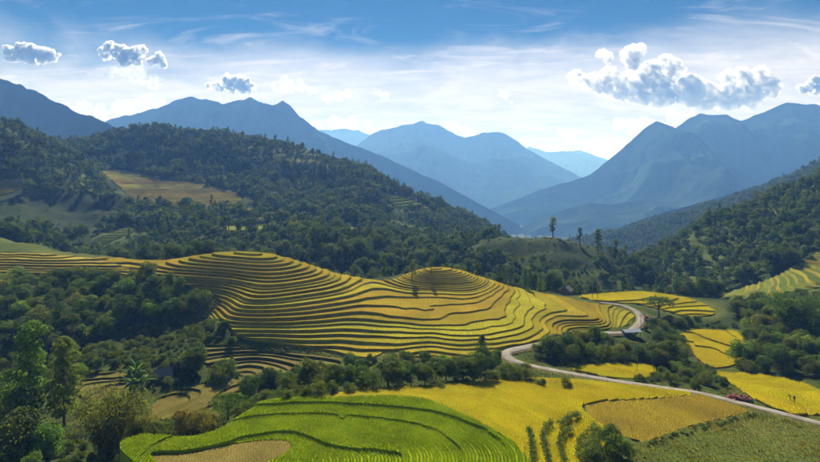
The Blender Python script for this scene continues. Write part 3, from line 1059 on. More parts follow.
def tube(path, radii, sides=6, cap=True):
    vs_, fs = [], []
    path = [Vector(p) for p in path]
    for k, (p, r) in enumerate(zip(path, radii)):
        d = (path[min(k + 1, len(path) - 1)] - path[max(k - 1, 0)]).normalized()
        a = d.cross(Vector((0.3, 0.9, 0.1))).normalized()
        b = d.cross(a)
        for i in range(sides):
            an = 2 * math.pi * i / sides
            vs_.append(p + a * math.cos(an) * r + b * math.sin(an) * r)
    for k in range(len(path) - 1):
        for i in range(sides):
            j = (i + 1) % sides
            fs.append((k * sides + i, k * sides + j, (k + 1) * sides + j, (k + 1) * sides + i))
    if cap:
        fs.append(tuple(range((len(path) - 1) * sides, len(path) * sides)))
        fs.append(tuple(reversed(range(sides))))
    return vs_, fs


def join_tubes(name, tubes, mat):
    vs_, fs = [], []
    for v, f in tubes:
        o = len(vs_)
        vs_ += [tuple(p) for p in v]
        fs += [tuple(i + o for i in q) for q in f]
    me = bpy.data.meshes.new(name)
    me.from_pydata(vs_, [], fs)
    me.polygons.foreach_set("use_smooth", np.ones(len(me.polygons), bool))
    me.materials.append(mat)
    me.update()
    return me


def lobe_points(rng, c, r, n, up=0.25, gaps=0.35, seed=0):
    """Points through the outer shell of an uneven lobe, with gaps."""
    d = rng.normal(0, 1, (n * 2, 3))
    d[:, 2] += up
    d /= np.linalg.norm(d, axis=1)[:, None]
    g = vnoise(d[:, 0] * 3 + seed, d[:, 1] * 3 + d[:, 2] * 2.3 + seed * 1.7, seed)
    d = d[g > -0.5 + gaps * 0.75][:n]
    g = vnoise(d[:, 0] * 2.2 + seed, d[:, 2] * 2.2 + d[:, 1] * 1.7, seed + 5)
    rad = (rng.uniform(0.45, 1.0, len(d)) ** 0.5) * (1 + 0.5 * g)
    return np.asarray(c) + d * rad[:, None] * np.asarray(r), d


def crown_mesh(name, lobes, mat, size, aspect=0.62, seed=0, droop=0.2):
    rng = np.random.default_rng(seed)
    ps, ns = [], []
    for k, (c, r, n) in enumerate(lobes):
        p, d = lobe_points(rng, c, r, n, seed=seed * 13 + k)
        ps.append(p)
        ns.append(d)
    return leaves_mesh(name, np.concatenate(ps), np.concatenate(ns), size, aspect, mat, droop, rng)


def round_lobes(rs, H0, W, base, n_lobe, n_leaf, flat=1.0):
    """Lobes of a broad crown: height H0, width W, starting at base."""
    out = []
    cz = (H0 + base) / 2
    rz = (H0 - base) / 2
    for k in range(n_lobe):
        a = rs.uniform(0, 2 * math.pi)
        e = rs.uniform(-0.75, 0.95)
        q = math.sqrt(max(0, 1 - e * e)) * rs.uniform(0.45, 0.8)
        r = rs.uniform(0.26, 0.46) * W * 0.62
        c = (math.cos(a) * q * W / 2, math.sin(a) * q * W / 2, cz + e * rz * 0.72)
        out.append((c, (r, r, r * 0.82 * flat), n_leaf))
    return out


def limbs(rs, H0, trunk_h, lobes, r0, n_main=5):
    t = []
    lean = (rs.uniform(-.3, .3), rs.uniform(-.3, .3))
    top = Vector((lean[0], lean[1], trunk_h))
    t.append(tube([(0, 0, -0.8), (lean[0] * .3, lean[1] * .3, trunk_h * .4), top], [r0 * 1.25, r0, r0 * 0.75], 7))
    for (c, r, n) in sorted(lobes, key=lambda q: -q[1][0])[:n_main]:
        c = Vector(c)
        mid = top.lerp(c, 0.5) + Vector((0, 0, -0.06 * H0))
        t.append(tube([top - Vector((0, 0, trunk_h * .12)), mid, c], [r0 * .55, r0 * .38, r0 * .12], 5))
    return t


PROTO = {}


def add_proto(key, trunk_me, crown_me, height):
    PROTO[key] = (trunk_me, crown_me, height)


def make_protos():
    for k in range(4):                       # broad leafy tree
        rs = random.Random(100 + k)
        lo = round_lobes(rs, 10, 9.0 + k * .6, 0.2, 15, 470)
        add_proto(f"broad{k}", join_tubes("trunk", limbs(rs, 10, 3.2, lo, 0.28), BARK), crown_mesh("crown", lo, LEAF_TREE, 0.47, 0.62, 10 + k), 10)
    for k in range(4):                       # round bush, leaves down to the ground
        rs = random.Random(200 + k)
        lo = round_lobes(rs, 10, 11.5 + 1.5 * k, -0.5, 12, 370)
        add_proto(f"bush{k}", join_tubes("trunk", limbs(rs, 10, 2.0, lo, 0.26), BARK), crown_mesh("crown", lo, LEAF_BUSH, 0.64, 0.6, 20 + k), 10)
    for k in range(2):                       # tall tree in stacked leafy clumps
        rs = random.Random(300 + k)
        lo = []
        for j in range(26):
            z = 4.0 + j / 25 * 15.2
            a = j * 2.4 + rs.uniform(-.5, .5)
            q = (3.0 * (1 - ((z - 9) / 13) ** 2)) * rs.uniform(.35, 1.0) * (1.0 if k == 0 else .8)
            r = rs.uniform(.9, 1.65)
            lo.append(((math.cos(a) * q, math.sin(a) * q, z), (r * 1.15, r * 1.15, r * .85), 380))
        add_proto(f"tall{k}", join_tubes("trunk", limbs(rs, 20, 15, lo, 0.24, 14), BARK), crown_mesh("crown", lo, LEAF_FRESH, 0.48, 0.5, 30 + k), 20)
    for k in range(2):                       # bamboo clump with arching plumes
        rs = random.Random(400 + k)
        rng = np.random.default_rng(400 + k)
        ps, ns, tb = [], [], []
        for j in range(64):
            a = rs.uniform(0, 6.28)
            b0 = Vector((math.cos(a), math.sin(a), 0)) * rs.uniform(.2, 2.0)
            top = rs.uniform(6, 14.5)
            reach = rs.uniform(1.2, 5.8)
            o = Vector((math.cos(a + rs.uniform(-.5, .5)), math.sin(a + rs.uniform(-.5, .5)), 0))
            pth = [b0 + o * (reach * t ** 2.4) + Vector((0, 0, top * (t - 0.24 * t ** 5))) for t in np.linspace(0, 1, 9)]
            tb.append(tube(pth, [.06 * (1 - .8 * t) + .01 for t in np.linspace(0, 1, 9)], 4))
            P_ = np.array([tuple(p) for p in pth])
            m = 190
            t = rng.uniform(.22, 1.0, m) ** .8
            q = np.stack([np.interp(t * 8, range(9), P_[:, c]) for c in range(3)], 1)
            off = rng.normal(0, 1, (m, 3)) * np.array([.55, .55, .42]) * (0.5 + t)[:, None]
            ps.append(q + off)
            ns.append(off / (np.linalg.norm(off, axis=1)[:, None] + 1e-6) + np.array([0, 0, .3]))
        add_proto(f"bamboo{k}", join_tubes("culms", tb, BARK), leaves_mesh("crown", np.concatenate(ps), np.concatenate(ns), 0.62, 0.26, LEAF_BAMBOO, 1.6, rng), 14)
    for k in range(2):                       # narrow tree
        rs = random.Random(500 + k)
        lo = []
        for j in range(16):
            z = 1.5 + j / 15 * 7.6
            w = 1.9 * (1 - abs(z - 4.2) / 6.6)
            a = j * 2.4
            lo.append(((math.cos(a) * w * .5, math.sin(a) * w * .5, z), (w * .8 + .25, w * .8 + .25, .95), 150))
        add_proto(f"narrow{k}", join_tubes("trunk", limbs(rs, 10, 6, lo, 0.2, 6), BARK), crown_mesh("crown", lo, LEAF_FRESH if k else LEAF_TREE, 0.42, 0.55, 50 + k), 10)
    for k in range(3):                       # slender open pine-like tree of the ridge
        rs = random.Random(600 + k)
        lo = []
        for j in range(12):
            z = 5.2 + j / 11 * 8.6 + rs.uniform(-.3, .3)
            a = rs.uniform(0, 6.28)
            q = rs.uniform(.2, 1.7) * (1 - (z - 5) / 14)
            r = rs.uniform(.65, 1.15)
            lo.append(((math.cos(a) * q, math.sin(a) * q, z), (r * 1.15, r * 1.15, r * .7), 70))
        add_proto(f"slender{k}", join_tubes("trunk", limbs(rs, 14, 12, lo, 0.2, 8), BARK), crown_mesh("crown", lo, LEAF_FOREST, 0.62, 0.55, 60 + k), 14)
    rs = random.Random(700)                  # umbrella tree
    lo = []
    for j in range(16):
        a = j * 2.4
        q = math.sqrt(j / 15) * 5.2
        lo.append(((math.cos(a) * q, math.sin(a) * q, 6.9 - .05 * q * q + rs.uniform(-.3, .4)), (1.6, 1.6, .85), 190))
    add_proto("umbrella", join_tubes("trunk", limbs(rs, 8, 3.6, lo, 0.28, 11), BARK), crown_mesh("crown", lo, LEAF_TREE, 0.42, 0.6, 70), 8)
    # forest trees (seen from far): coarser leaves
    for k in range(5):
        rs = random.Random(800 + k)
        lo = round_lobes(rs, 10, 6.4 + k * .55, 1.6, 10, 84)
        add_proto(f"wood{k}", join_tubes("trunk", limbs(rs, 10, 4.5, lo, 0.22, 3), BARK), crown_mesh("crown", lo, (LEAF_FOREST, LEAF_TREE, LEAF_FOREST, LEAF_BUSH, LEAF_FOREST)[k], 0.90, 0.7, 80 + k), 10)
    for k in range(2):
        rs = random.Random(900 + k)
        lo = round_lobes(rs, 10, 13, -0.5, 7, 60)
        add_proto(f"scrub{k}", join_tubes("trunk", limbs(rs, 10, 2.0, lo, 0.2, 2), BARK), crown_mesh("crown", lo, LEAF_BUSH, 1.7, 0.7, 90 + k), 10)


make_protos()


def banana_meshes():
    rs = random.Random(77)
    stems, vs_, fs = [], [], []
    for j in range(5):
        bx, by = rs.uniform(-1.6, 1.6), rs.uniform(-1.2, 1.2)
        h = rs.uniform(3.0, 4.6)
        stems.append(tube([(bx, by, -.4), (bx, by, h * .5), (bx + .1, by, h)], [.2, .16, .09], 7))
        for q in range(9):
            a = q * 2.4 + rs.uniform(-.3, .3)
            Lf = rs.uniform(1.9, 2.9)
            tilt = rs.uniform(.35, 1.15)
            o = len(vs_)
            dx, dy = math.cos(a), math.sin(a)
            for t in np.linspace(0, 1, 9):
                rr = Lf * t * math.sin(tilt + .5 * t)
                zz = h + Lf * (t * math.cos(tilt) - .55 * t ** 2.2 * math.sin(tilt))
                w = .36 * math.sin(math.pi * min(1, t * .93 + .06)) ** .6
                for sgn in (-1, 0, 1):
                    vs_.append((bx + dx * rr - dy * w * sgn, by + dy * rr + dx * w * sgn, zz - .10 * abs(sgn)))
            for t in range(8):
                for s_ in range(2):
                    i = o + t * 3 + s_
                    fs.append((i, i + 1, i + 4, i + 3))
    me = bpy.data.meshes.new("crown")
    me.from_pydata(vs_, [], fs)
    me.materials.append(LEAF_BANANA)
    me.update()
    return join_tubes("stems", stems, simple_mat("banana_stem", (0.16, 0.17, 0.06), 0.7, 0.3, 2.0)), me


PROTO["banana"] = (*banana_meshes(), 6)

WORD = "first second third fourth fifth sixth seventh eighth ninth tenth eleventh twelfth thirteenth fourteenth fifteenth sixteenth seventeenth eighteenth nineteenth twentieth twenty-first twenty-second twenty-third twenty-fourth twenty-fifth twenty-sixth twenty-seventh twenty-eighth twenty-ninth thirtieth".split()
RANK = {1: ("",), 2: ("front of the ", "back of the "), 3: ("front of the ", "middle of the ", "back of the "), 4: ("front of the ", "second rank of the ", "third rank of the ", "back of the ")}
N_PLANT = 0


def plant(kind, x, y, h, label, cat="tree", group=None, name="tree", wide=1.0, mat=None, sink=0.0, z=None):
    """One tree or bush of its own: an Empty at its foot with trunk and crown."""
    global N_PLANT
    N_PLANT += 1
    tr, cr, h0 = PROTO[kind]
    s = h / h0
    zz = (hz(x, y) if z is None else z) - sink
    rx = (N_PLANT * 2.399) % 6.283
    o = empty(name, (x, y, zz), rx, (s * wide, s * wide, s))
    tag(o, label, cat, group)
    part = "culms" if kind.startswith("bamboo") else ("stems" if kind == "banana" else "trunk")
    link_mesh(part, tr, o)
    c = link_mesh("crown", cr, o)
    if mat is not None:
        c.material_slots[0].link = "OBJECT"
        c.material_slots[0].material = mat
    return o


def plant_uv(kind, u, v, top, label, d0=80, d1=320, **k):
    """Plant sighted by foot (u, v) and top of its crown."""
    x, y = spot(u, v, d0, d1)
    h = (v - top) / FPX * y
    return plant(kind, x, y, h, label, **k)


# ------------------------------------------------------------------ trees one can name
TALLG = "tall trees at the lower left"
plant_uv("tall0", 30, 432, 321, "tallest leafy tree in the lower left corner with stacked fresh green clumps", group=TALLG, d1=160)
plant_uv("tall1", 64, 428, 337, "tall fresh green tree just right of the tallest one", group=TALLG, d1=160)
plant_uv("bamboo0", 106, 456, 378, "big round bamboo clump with yellowish plumes at the lower left", cat="bamboo", name="bamboo_clump", wide=1.0, d1=140)
plant_uv("bamboo1", 140, 448, 402, "smaller bamboo clump at the right foot of the big one", cat="bamboo", name="bamboo_clump", wide=0.9, d1=140)
plant_uv("banana", 136, 400, 366, "clump of banana plants with long arching leaves before the huts", cat="banana plant", name="banana_plant", d1=200)
LL = "bushes in the lower left corner"
for u, v, t, w, lab in [
    (14, 458, 412, 1.0, "dark round tree with a pale rim in the bottom left corner"),
    (48, 456, 424, 1.0, "fresh green bush between the corner tree and the bamboo"),
    (6, 470, 447, 1.1, "low grey-green shrub at the very bottom left corner"),
    (32, 474, 454, 1.1, "low shrub at the bottom edge below the fresh green bush"),
    (158, 446, 424, 1.0, "dark leafy bush right of the bamboo at the green rice edge"),
    (184, 438, 410, 0.8, "pale yellow rounded shrub beside the green rice"),
    (203, 432, 408, 0.9, "grey-green bush right of the pale yellow shrub"),
    (3, 440, 385, 1.0, "dark tree at the left edge beside the tallest tree"),
]:
    plant_uv("bush%d" % (u % 4), u, v, t, lab, cat="bush", name="bush", group=LL, wide=w, d1=165, mat=LEAF_YELLOW if "yellow" in lab else (LEAF_FRESH if "fresh" in lab else None))
plant_uv("umbrella", 228, 420, 394, "thin-trunked spreading tree at the tip of the green rice", d1=160)
plant_uv("broad1", 194, 372, 343, "leafy tree beside the farther hut", d1=230)
plant_uv("narrow1", 232, 378, 356, "light green narrow tree right of the huts", d1=215)
plant_uv("bush2", 222, 384, 362, "pale bush at the foot of the narrow tree by the huts", cat="bush", name="bush", d1=215)
plant_uv("umbrella", 659, 316, 296, "dark umbrella-shaped tree standing alone in the yellow field by the road", d1=280, wide=1.05)
plant_uv("slender0", 553, 238, 217, "tall slender tree standing on top of the knoll", d0=380, d1=450, wide=1.5)
plant_uv("slender1", 598, 254, 230, "tall dark slender tree on the right shoulder of the knoll", d0=380, d1=450, wide=1.6)
plant_uv("slender2", 580, 246, 228, "thin open tree between the two tall knoll trees", d0=380, d1=450, wide=1.5)
plant_uv("slender2", 616, 262, 240, "pale feathery tree on the right end of the knoll", d0=380, d1=450, wide=1.6)
plant_uv("slender1", 471, 250, 231, "lone dark tree on the left slope of the knoll", d0=380, d1=480, wide=1.4)
plant_uv("slender0", 431, 273, 257, "small pale tree on top of the round terraced knob", d0=255, d1=285, wide=1.3, mat=LEAF_BUSH)
plant_uv("slender1", 412, 281, 261, "grey-green tree left of the round terraced knob", d0=262, d1=300, wide=1.5, mat=LEAF_BUSH)
plant_uv("narrow1", 540, 292, 273, "light green cone-shaped tree behind the golden field", d0=262, d1=300)
plant_uv("narrow0", 525, 290, 268, "dark narrow tree behind the light cone-shaped one", d0=262, d1=310)
plant_uv("bamboo0", 792, 334, 283, "large dark bamboo clump on the right hillside", d0=200, d1=260, cat="bamboo", name="bamboo_clump", mat=LEAF_TREE, wide=1.15)
plant_uv("narrow0", 482, 361, 334, "dark cone-shaped tree beside the hairpin bend", d1=200, wide=1.2)

ROWA = "bushy trees between the green rice and the gully"
rowA = [(243, 409, 400, 'bush'), (248, 394, 376, 'bush'), (258, 394, 374, 'bush'), (266, 402, 390, 'bush'), (272, 390, 366, 'broad'), (286, 404, 389, 'bush'), (290, 394, 374, 'bush'), (300, 386, 366, 'broad'), (306, 400, 387, 'bush'), (311, 391, 359, 'broad'), (318, 398, 382, 'bush'), (328, 390, 364, 'broad'), (332, 395, 381, 'bush'), (346, 388, 363, 'broad'), (349, 394, 383, 'bush'), (352, 372, 354, 'broad'), (362, 382, 360, 'broad'), (366, 390, 366, 'bush'), (373, 388, 371, 'bush')]
for k, (u, v, t, kd) in enumerate(rowA):
    plant_uv(f"{kd}{k % 4}", u, v, t, f"{WORD[k]} bushy tree from the left in the row above the green rice", d1=200, group=ROWA, cat="tree" if kd == 'broad' else "bush", name="tree" if kd == 'broad' else "bush", wide=1.1 if kd == 'broad' else 0.9)
ROWB = "dark trees between the yellow field and the golden terraces"
rowB = [(388, 386, 357, 'broad', 1.2), (399, 385, 371, 'bush', 1), (411, 384, 363, 'broad', .9), (425, 384, 363, 'broad', 1.1), (424, 366, 352, 'bush', 1), (436, 378, 359, 'broad', 1.2), (446, 380, 359, 'broad', 1.2), (455, 380, 362, 'bush', .9), (463, 379, 356, 'broad', 1.2), (474, 380, 352, 'broad', 1.1), (486, 374, 346, 'broad', 1.0), (492, 382, 369, 'bush', 1), (508, 380, 365, 'bush', 1.2), (522, 380, 364, 'bush', 1.2), (440, 388, 380, 'bush', 1)]
rowB.sort()
for k, (u, v, t, kd, w) in enumerate(rowB):
    plant_uv(f"{kd}{(k + 1) % 4}", u, v, t, f"{WORD[k]} tree from the left in the dark row behind the yellow field", d1=200, group=ROWB, cat="tree" if kd == 'broad' else "bush", name="tree" if kd == 'broad' else "bush", wide=w)
for u, v, t, lab in [(541, 387, 378, "left one of two low shrubs in the yellow field below the road"), (566, 388, 378, "right one of two low shrubs in the yellow field below the road"),
                     (606, 452, 425, "dark leafy bush at the bottom where yellow field and meadow meet"), (594, 462, 442, "left neighbour of the dark bush at the bottom of the yellow field"), (618, 462, 436, "low dark bush at the bottom edge beside the meadow"),
                     (592, 470, 446, "pale low bush at the bottom edge in the yellow field")]:
    plant_uv("bush%d" % (u % 4), u, v, t, lab, cat="bush", name="bush", group="bushes in the yellow field", wide=0.9, d1=170)

# dark overgrown ditches that snake through the lower yellow field
DITCH = [("longest dark overgrown ditch winding through the yellow rice", [(550, 470), (546, 455), (543, 443), (546, 433), (551, 427)]),
         ("dark overgrown ditch with a hooked top in the yellow rice", [(566, 470), (561, 455), (560, 443), (565, 437), (570, 434)]),
         ("short dark ditch slanting up the yellow rice", [(559, 428), (566, 424), (571, 421), (578, 418)]),
         ("thin dark furrow left of the overgrown ditches", [(533, 470), (532, 455), (531, 442), (529, 434)]),
         ("curved dark ditch running up to the bottom bush", [(578, 462), (579, 448), (586, 438), (596, 430)])]
for lab, uv in DITCH:
    pts = smooth_poly([spot(u, v, 85, 140) for u, v in uv], 6, closed=False)
    rng = np.random.default_rng(len(lab))
    ps, ns = [], []
    for (x0, y0) in pts:
        m = 42
        w = rng.normal(0, .33, (m, 2))
        z0 = hz(x0, y0) + .55
        zz = np.abs(rng.normal(0, .42, m)) + 0.25
        ps.append(np.stack([x0 + w[:, 0], y0 + w[:, 1] * 1.4, z0 + zz], 1))
        ns.append(np.tile((0, 0, 1.0), (m, 1)) + rng.normal(0, .5, (m, 3)))
    me = leaves_mesh("ditch_growth", np.concatenate(ps), np.concatenate(ns), 0.42, 0.5, LEAF_TREE, 0.3, rng)
    tag(link_mesh("ditch_growth", me), lab, "undergrowth", "overgrown ditches in the yellow rice", kind="stuff")

# ------------------------------------------------------------------ woods and thickets
# near wooded plots: outline, distance range, spacing, height range, kinds, phrase
NEAR_WOODS = [
    ([(-40, 276), (0, 282), (50, 279), (100, 280), (150, 282), (180, 288), (203, 296), (212, 304), (195, 318), (150, 322), (120, 325), (100, 340), (60, 352), (0, 356), (-40, 356)], 190, 268, 5.4, (5, 9.5), ("broad", "bush"), "thicket under the left terraces"),
    ([(-40, 350), (60, 352), (100, 345), (120, 352), (118, 366), (90, 372), (75, 385), (40, 395), (0, 400), (-40, 405)], 140, 215, 4.6, (2.5, 5.5), ("bush",), "gully behind the tall trees"),
    ([(120, 326), (200, 320), (228, 330), (245, 342), (205, 345), (150, 350), (125, 345)], 180, 245, 3.5, (1.5, 4), ("bush",), "shaded slope above the huts"),
    ([(205, 378), (225, 376), (258, 378), (250, 392), (240, 400), (235, 388)], 130, 200, 4.5, (2, 4.5), ("bush",), "hedge beside the gully terraces"),
    ([(528, 351), (560, 345), (600, 341), (615, 342), (640, 346), (664, 350), (684, 362), (660, 368), (620, 363), (580, 364), (552, 360)], 150, 225, 4.6, (4.0, 7.5), ("broad", "bush"), "grove inside the road bend"),
    ([(575, 376), (610, 378), (640, 382), (690, 389), (712, 388), (730, 388), (718, 378), (702, 366), (675, 366), (655, 374), (640, 379), (610, 376)], 140, 190, 4.2, (2.0, 4.4), ("bush",), "roadside scrub by the yellow strip"),
    ([(640, 334), (650, 322), (690, 320), (735, 325), (742, 332), (690, 331), (680, 336), (694, 362), (680, 358), (655, 342)], 195, 262, 4.8, (2.0, 4.8), ("bush",), "slope below the umbrella tree"),
    ([(738, 370), (746, 345), (747, 330), (728, 308), (760, 304), (830, 306), (860, 380), (818, 380), (792, 376), (762, 373)], 170, 285, 5.4, (4.0, 8.5), ("broad", "bush"), "thicket at the right edge"),
    ([(802, 386), (850, 390), (850, 420), (822, 414), (820, 398)], 125, 185, 4.0, (2.0, 4.5), ("bush",), "scrub right of the farmers"),
    ([(-40, 480), (0, 444), (60, 432), (90, 440), (130, 430), (160, 425), (200, 420), (235, 408), (262, 402), (300, 394), (300, 400), (262, 409), (232, 422), (200, 437), (135, 452), (110, 480)], 100, 150, 3.6, (1.2, 3.0), ("bush",), "scrub edging the green rice"),
    ([(400, 388), (440, 384), (490, 379), (530, 374), (545, 377), (520, 382), (480, 384), (440, 387)], 130, 180, 3.6, (1.0, 2.4), ("bush",), "scrub topping the yellow field"),
    ([(365, 362), (400, 356), (440, 363), (480, 360), (495, 354), (500, 358), (480, 372), (440, 374), (400, 372), (370, 370)], 150, 200, 4.2, (2.0, 4.5), ("bush",), "scrub under the golden terraces"),
    ([(100, 365), (125, 352), (200, 346), (212, 352), (205, 362), (196, 380), (165, 388), (150, 395), (140, 410), (120, 420), (100, 405), (130, 395), (128, 372)], 130, 215, 3.1, (1.2, 3.4), ("bush",), "scrub around the huts"),
    ([(230, 382), (262, 378), (330, 374), (372, 369), (372, 380), (330, 386), (290, 398), (262, 403), (240, 402)], 125, 190, 4.0, (1.5, 4.0), ("bush",), "hollow above the green rice"),
    ([(640, 444), (665, 435), (700, 425.5), (740, 416), (754, 413), (758, 417), (710, 430), (670, 442), (645, 451)], 100, 150, 1.7, (.7, 1.5), ("bush",), "hedge under the brownish gold field"),
    ([(500, 290), (515, 287), (530, 290), (515, 296)], 255, 290, 4.0, (2, 4), ("bush",), "scrub behind the round knob"),
]


def jitter_grid(poly, spacing, rng):
    (x0, y0), (x1, y1) = poly.min(0), poly.max(0)
    gx, gy = np.meshgrid(np.arange(x0, x1, spacing), np.arange(y0, y1, spacing * .87))
    gx = gx + (np.arange(gx.shape[0]) % 2)[:, None] * spacing * .5
    gx = gx + rng.uniform(-.38, .38, gx.shape) * spacing
    gy = gy + rng.uniform(-.38, .38, gy.shape) * spacing
    gx, gy = gx.ravel(), gy.ravel()
    m = sdist(poly, gx, gy) > 0
    return gx[m], gy[m]


MIXM = (None, None, None, LEAF_FRESH, LEAF_BAMBOO, LEAF_BUSH, LEAF_FOREST)
rng = np.random.default_rng(5)
CAND = []      # (apparent size, x, y, z, h, kindname, zone)
for zi, (uv, d0, d1, sp, (h0, h1), kinds, phrase) in enumerate(NEAR_WOODS):
    poly = area_poly(uv, d0, d1, 2)
    gx, gy = jitter_grid(poly, sp, rng)
    keep = (field_mask(gx, gy) < -1.0) & (road_dist(gx, gy) > 3.4)
    for x, y in zip(gx[keep], gy[keep]):
        h = h0 + (h1 - h0) * rng.uniform() ** 1.5
        kd = kinds[int(rng.integers(len(kinds)))]
        if kd == "broad":
            h *= 1.1
        else:
            h *= 0.85
        CAND.append([h * FPX / y, x, y, h, kd, zi])
zz = H(np.array([c[1] for c in CAND]), np.array([c[2] for c in CAND]))
relz, _ = ground_relief(np.array([c[1] for c in CAND]), np.array([c[2] for c in CAND]))
for c, z in zip(CAND, zz + relz):
    c.append(z)


def in_frame(c, pad=0):
    u = CX + c[1] / c[2] * FPX
    v = HY - c[6] / c[2] * FPX
    return -pad < u < 820 + pad and v - c[0] < 462 + pad


CAND = [c for c in CAND if in_frame(c, 60) and not (190 < c[2] < 226 and 612 < CX + c[1] / c[2] * FPX < 655)]
vis = sorted([c for c in CAND if in_frame(c)], key=lambda c: -c[0])
cnt = {"broad": 0, "bush": 0}
limit = {"broad": 150, "bush": 150}
SINGLE, REST = [], [c for c in CAND if not in_frame(c)]
for c in vis:
    if cnt[c[4]] < limit[c[4]]:
        cnt[c[4]] += 1
        SINGLE.append(c)
    else:
        REST.append(c)
for zi, Zw in enumerate(NEAR_WOODS):
    for kd in ("broad", "bush"):
        A = sorted([c for c in SINGLE if c[5] == zi and c[4] == kd], key=lambda c: c[2])
        word = "tree" if kd == "broad" else "bush"
        nr = max(1, math.ceil(len(A) / 30))
        for rk, k, c, L in [(rk, k, c, L) for rk in range(nr) for L in [sorted(A[rk * len(A) // nr:(rk + 1) * len(A) // nr], key=lambda c: c[1] / c[2])] for k, c in enumerate(L)]:
            if len(L) == 1:
                lab = f"only {word} in the {Zw[6]}"
            else:
                lab = f"{WORD[k]} {word} from left in the {RANK[nr][rk]}{Zw[6]}"
            plant(f"{kd}{int(c[1] * 7) % 4}", c[1], c[2], c[3], lab, cat=word, name=word, group=f"{word} crowns, {Zw[6]}", z=c[6], sink=0.15, wide=1.0 if kd == "broad" else 0.85, mat=MIXM[int(c[2] * 13) % len(MIXM)])


def scatter(name, pts, kinds, label, cat, parent=None, extra_mats=None):
    """Uncounted plants as one object: points carrying instances of the given meshes. pts: (x, y, z, scale, rot, kind index)."""
    pts = np.asarray(pts, float)
    me = bpy.data.meshes.new(name)
    me.vertices.add(len(pts))
    me.vertices.foreach_set("co", pts[:, :3].ravel())
    for an, col, ty in (("psize", 3, "FLOAT"), ("pturn", 4, "FLOAT"), ("pkind", 5, "INT")):
        a = me.attributes.new(an, ty, "POINT")
        a.data.foreach_set("value", pts[:, col].astype(np.int32 if ty == "INT" else np.float32))
    o = link_mesh(name, me, parent)
    ng = bpy.data.node_groups.new(name + "_nodes", "GeometryNodeTree")
    ng.interface.new_socket("Geometry", in_out="INPUT", socket_type="NodeSocketGeometry")
    ng.interface.new_socket("Geometry", in_out="OUTPUT", socket_type="NodeSocketGeometry")
    n, l = ng.nodes, ng.links
    gi, go = n.new("NodeGroupInput"), n.new("NodeGroupOutput")
    g2i = n.new("GeometryNodeGeometryToInstance")
    for ob in reversed(kinds):
        oi = n.new("GeometryNodeObjectInfo")
        oi.inputs["Object"].default_value = ob
        oi.inputs["As Instance"].default_value = False
        l.new(oi.outputs["Geometry"], g2i.inputs[0])
    iop = n.new("GeometryNodeInstanceOnPoints")
    iop.inputs["Pick Instance"].default_value = True

    def attr(nm, ty):
        a = n.new("GeometryNodeInputNamedAttribute")
        a.data_type = ty
        a.inputs["Name"].default_value = nm
        return a.outputs["Attribute"]
    l.new(gi.outputs[0], iop.inputs["Points"])
    l.new(g2i.outputs[0], iop.inputs["Instance"])
    l.new(attr("pkind", "INT"), iop.inputs["Instance Index"])
    cv = n.new("ShaderNodeCombineXYZ")
    l.new(attr("pturn", "FLOAT"), cv.inputs[2])
    e2r = n.new("FunctionNodeEulerToRotation")
    l.new(cv.outputs[0], e2r.inputs[0])
    l.new(e2r.outputs[0], iop.inputs["Rotation"])
    l.new(attr("psize", "FLOAT"), iop.inputs["Scale"])
    l.new(iop.outputs[0], go.inputs[0])
    md = o.modifiers.new("plants", "NODES")
    md.node_group = ng
    tag(o, label, cat, kind="stuff")
    return o


HID = {}


def proto_object(key):
    """Trunk and crown in one unlinked object, as a source for the uncounted woods."""
    if key in HID:
        return HID[key]
    tr, cr, h0 = PROTO[key]
    bm = bmesh.new()
    bm.from_mesh(tr)
    nt = len(bm.faces)
    bm.from_mesh(cr)
    bm.faces.ensure_lookup_table()
    for f in bm.faces[nt:]:
        f.material_index = 1
    me = bpy.data.meshes.new(key + "_source")
    bm.to_mesh(me)
    bm.free()
    me.materials.append(tr.materials[0])
    me.materials.append(cr.materials[0])
    HID[key] = bpy.data.objects.new(key + "_source", me)
    return HID[key]


NEARK = [proto_object(f"broad{k}") for k in range(4)] + [proto_object(f"bush{k}") for k in range(4)]
if REST:
    pts = [(c[1], c[2], c[6] - .2, c[3] / 10, rng.uniform(0, 6.28), (0 if c[4] == "broad" else 4) + int(rng.integers(4))) for c in REST]
    scatter("undergrowth", pts, NEARK, "smaller bushes and saplings filling the thickets around the fields", "undergrowth")

# far woods: every hillside that is neither field nor open grass
WOODK = [proto_object(f"wood{k}") for k in range(5)] + [proto_object(f"scrub{k}") for k in range(2)] + [proto_object(f"slender{k}") for k in range(3)]


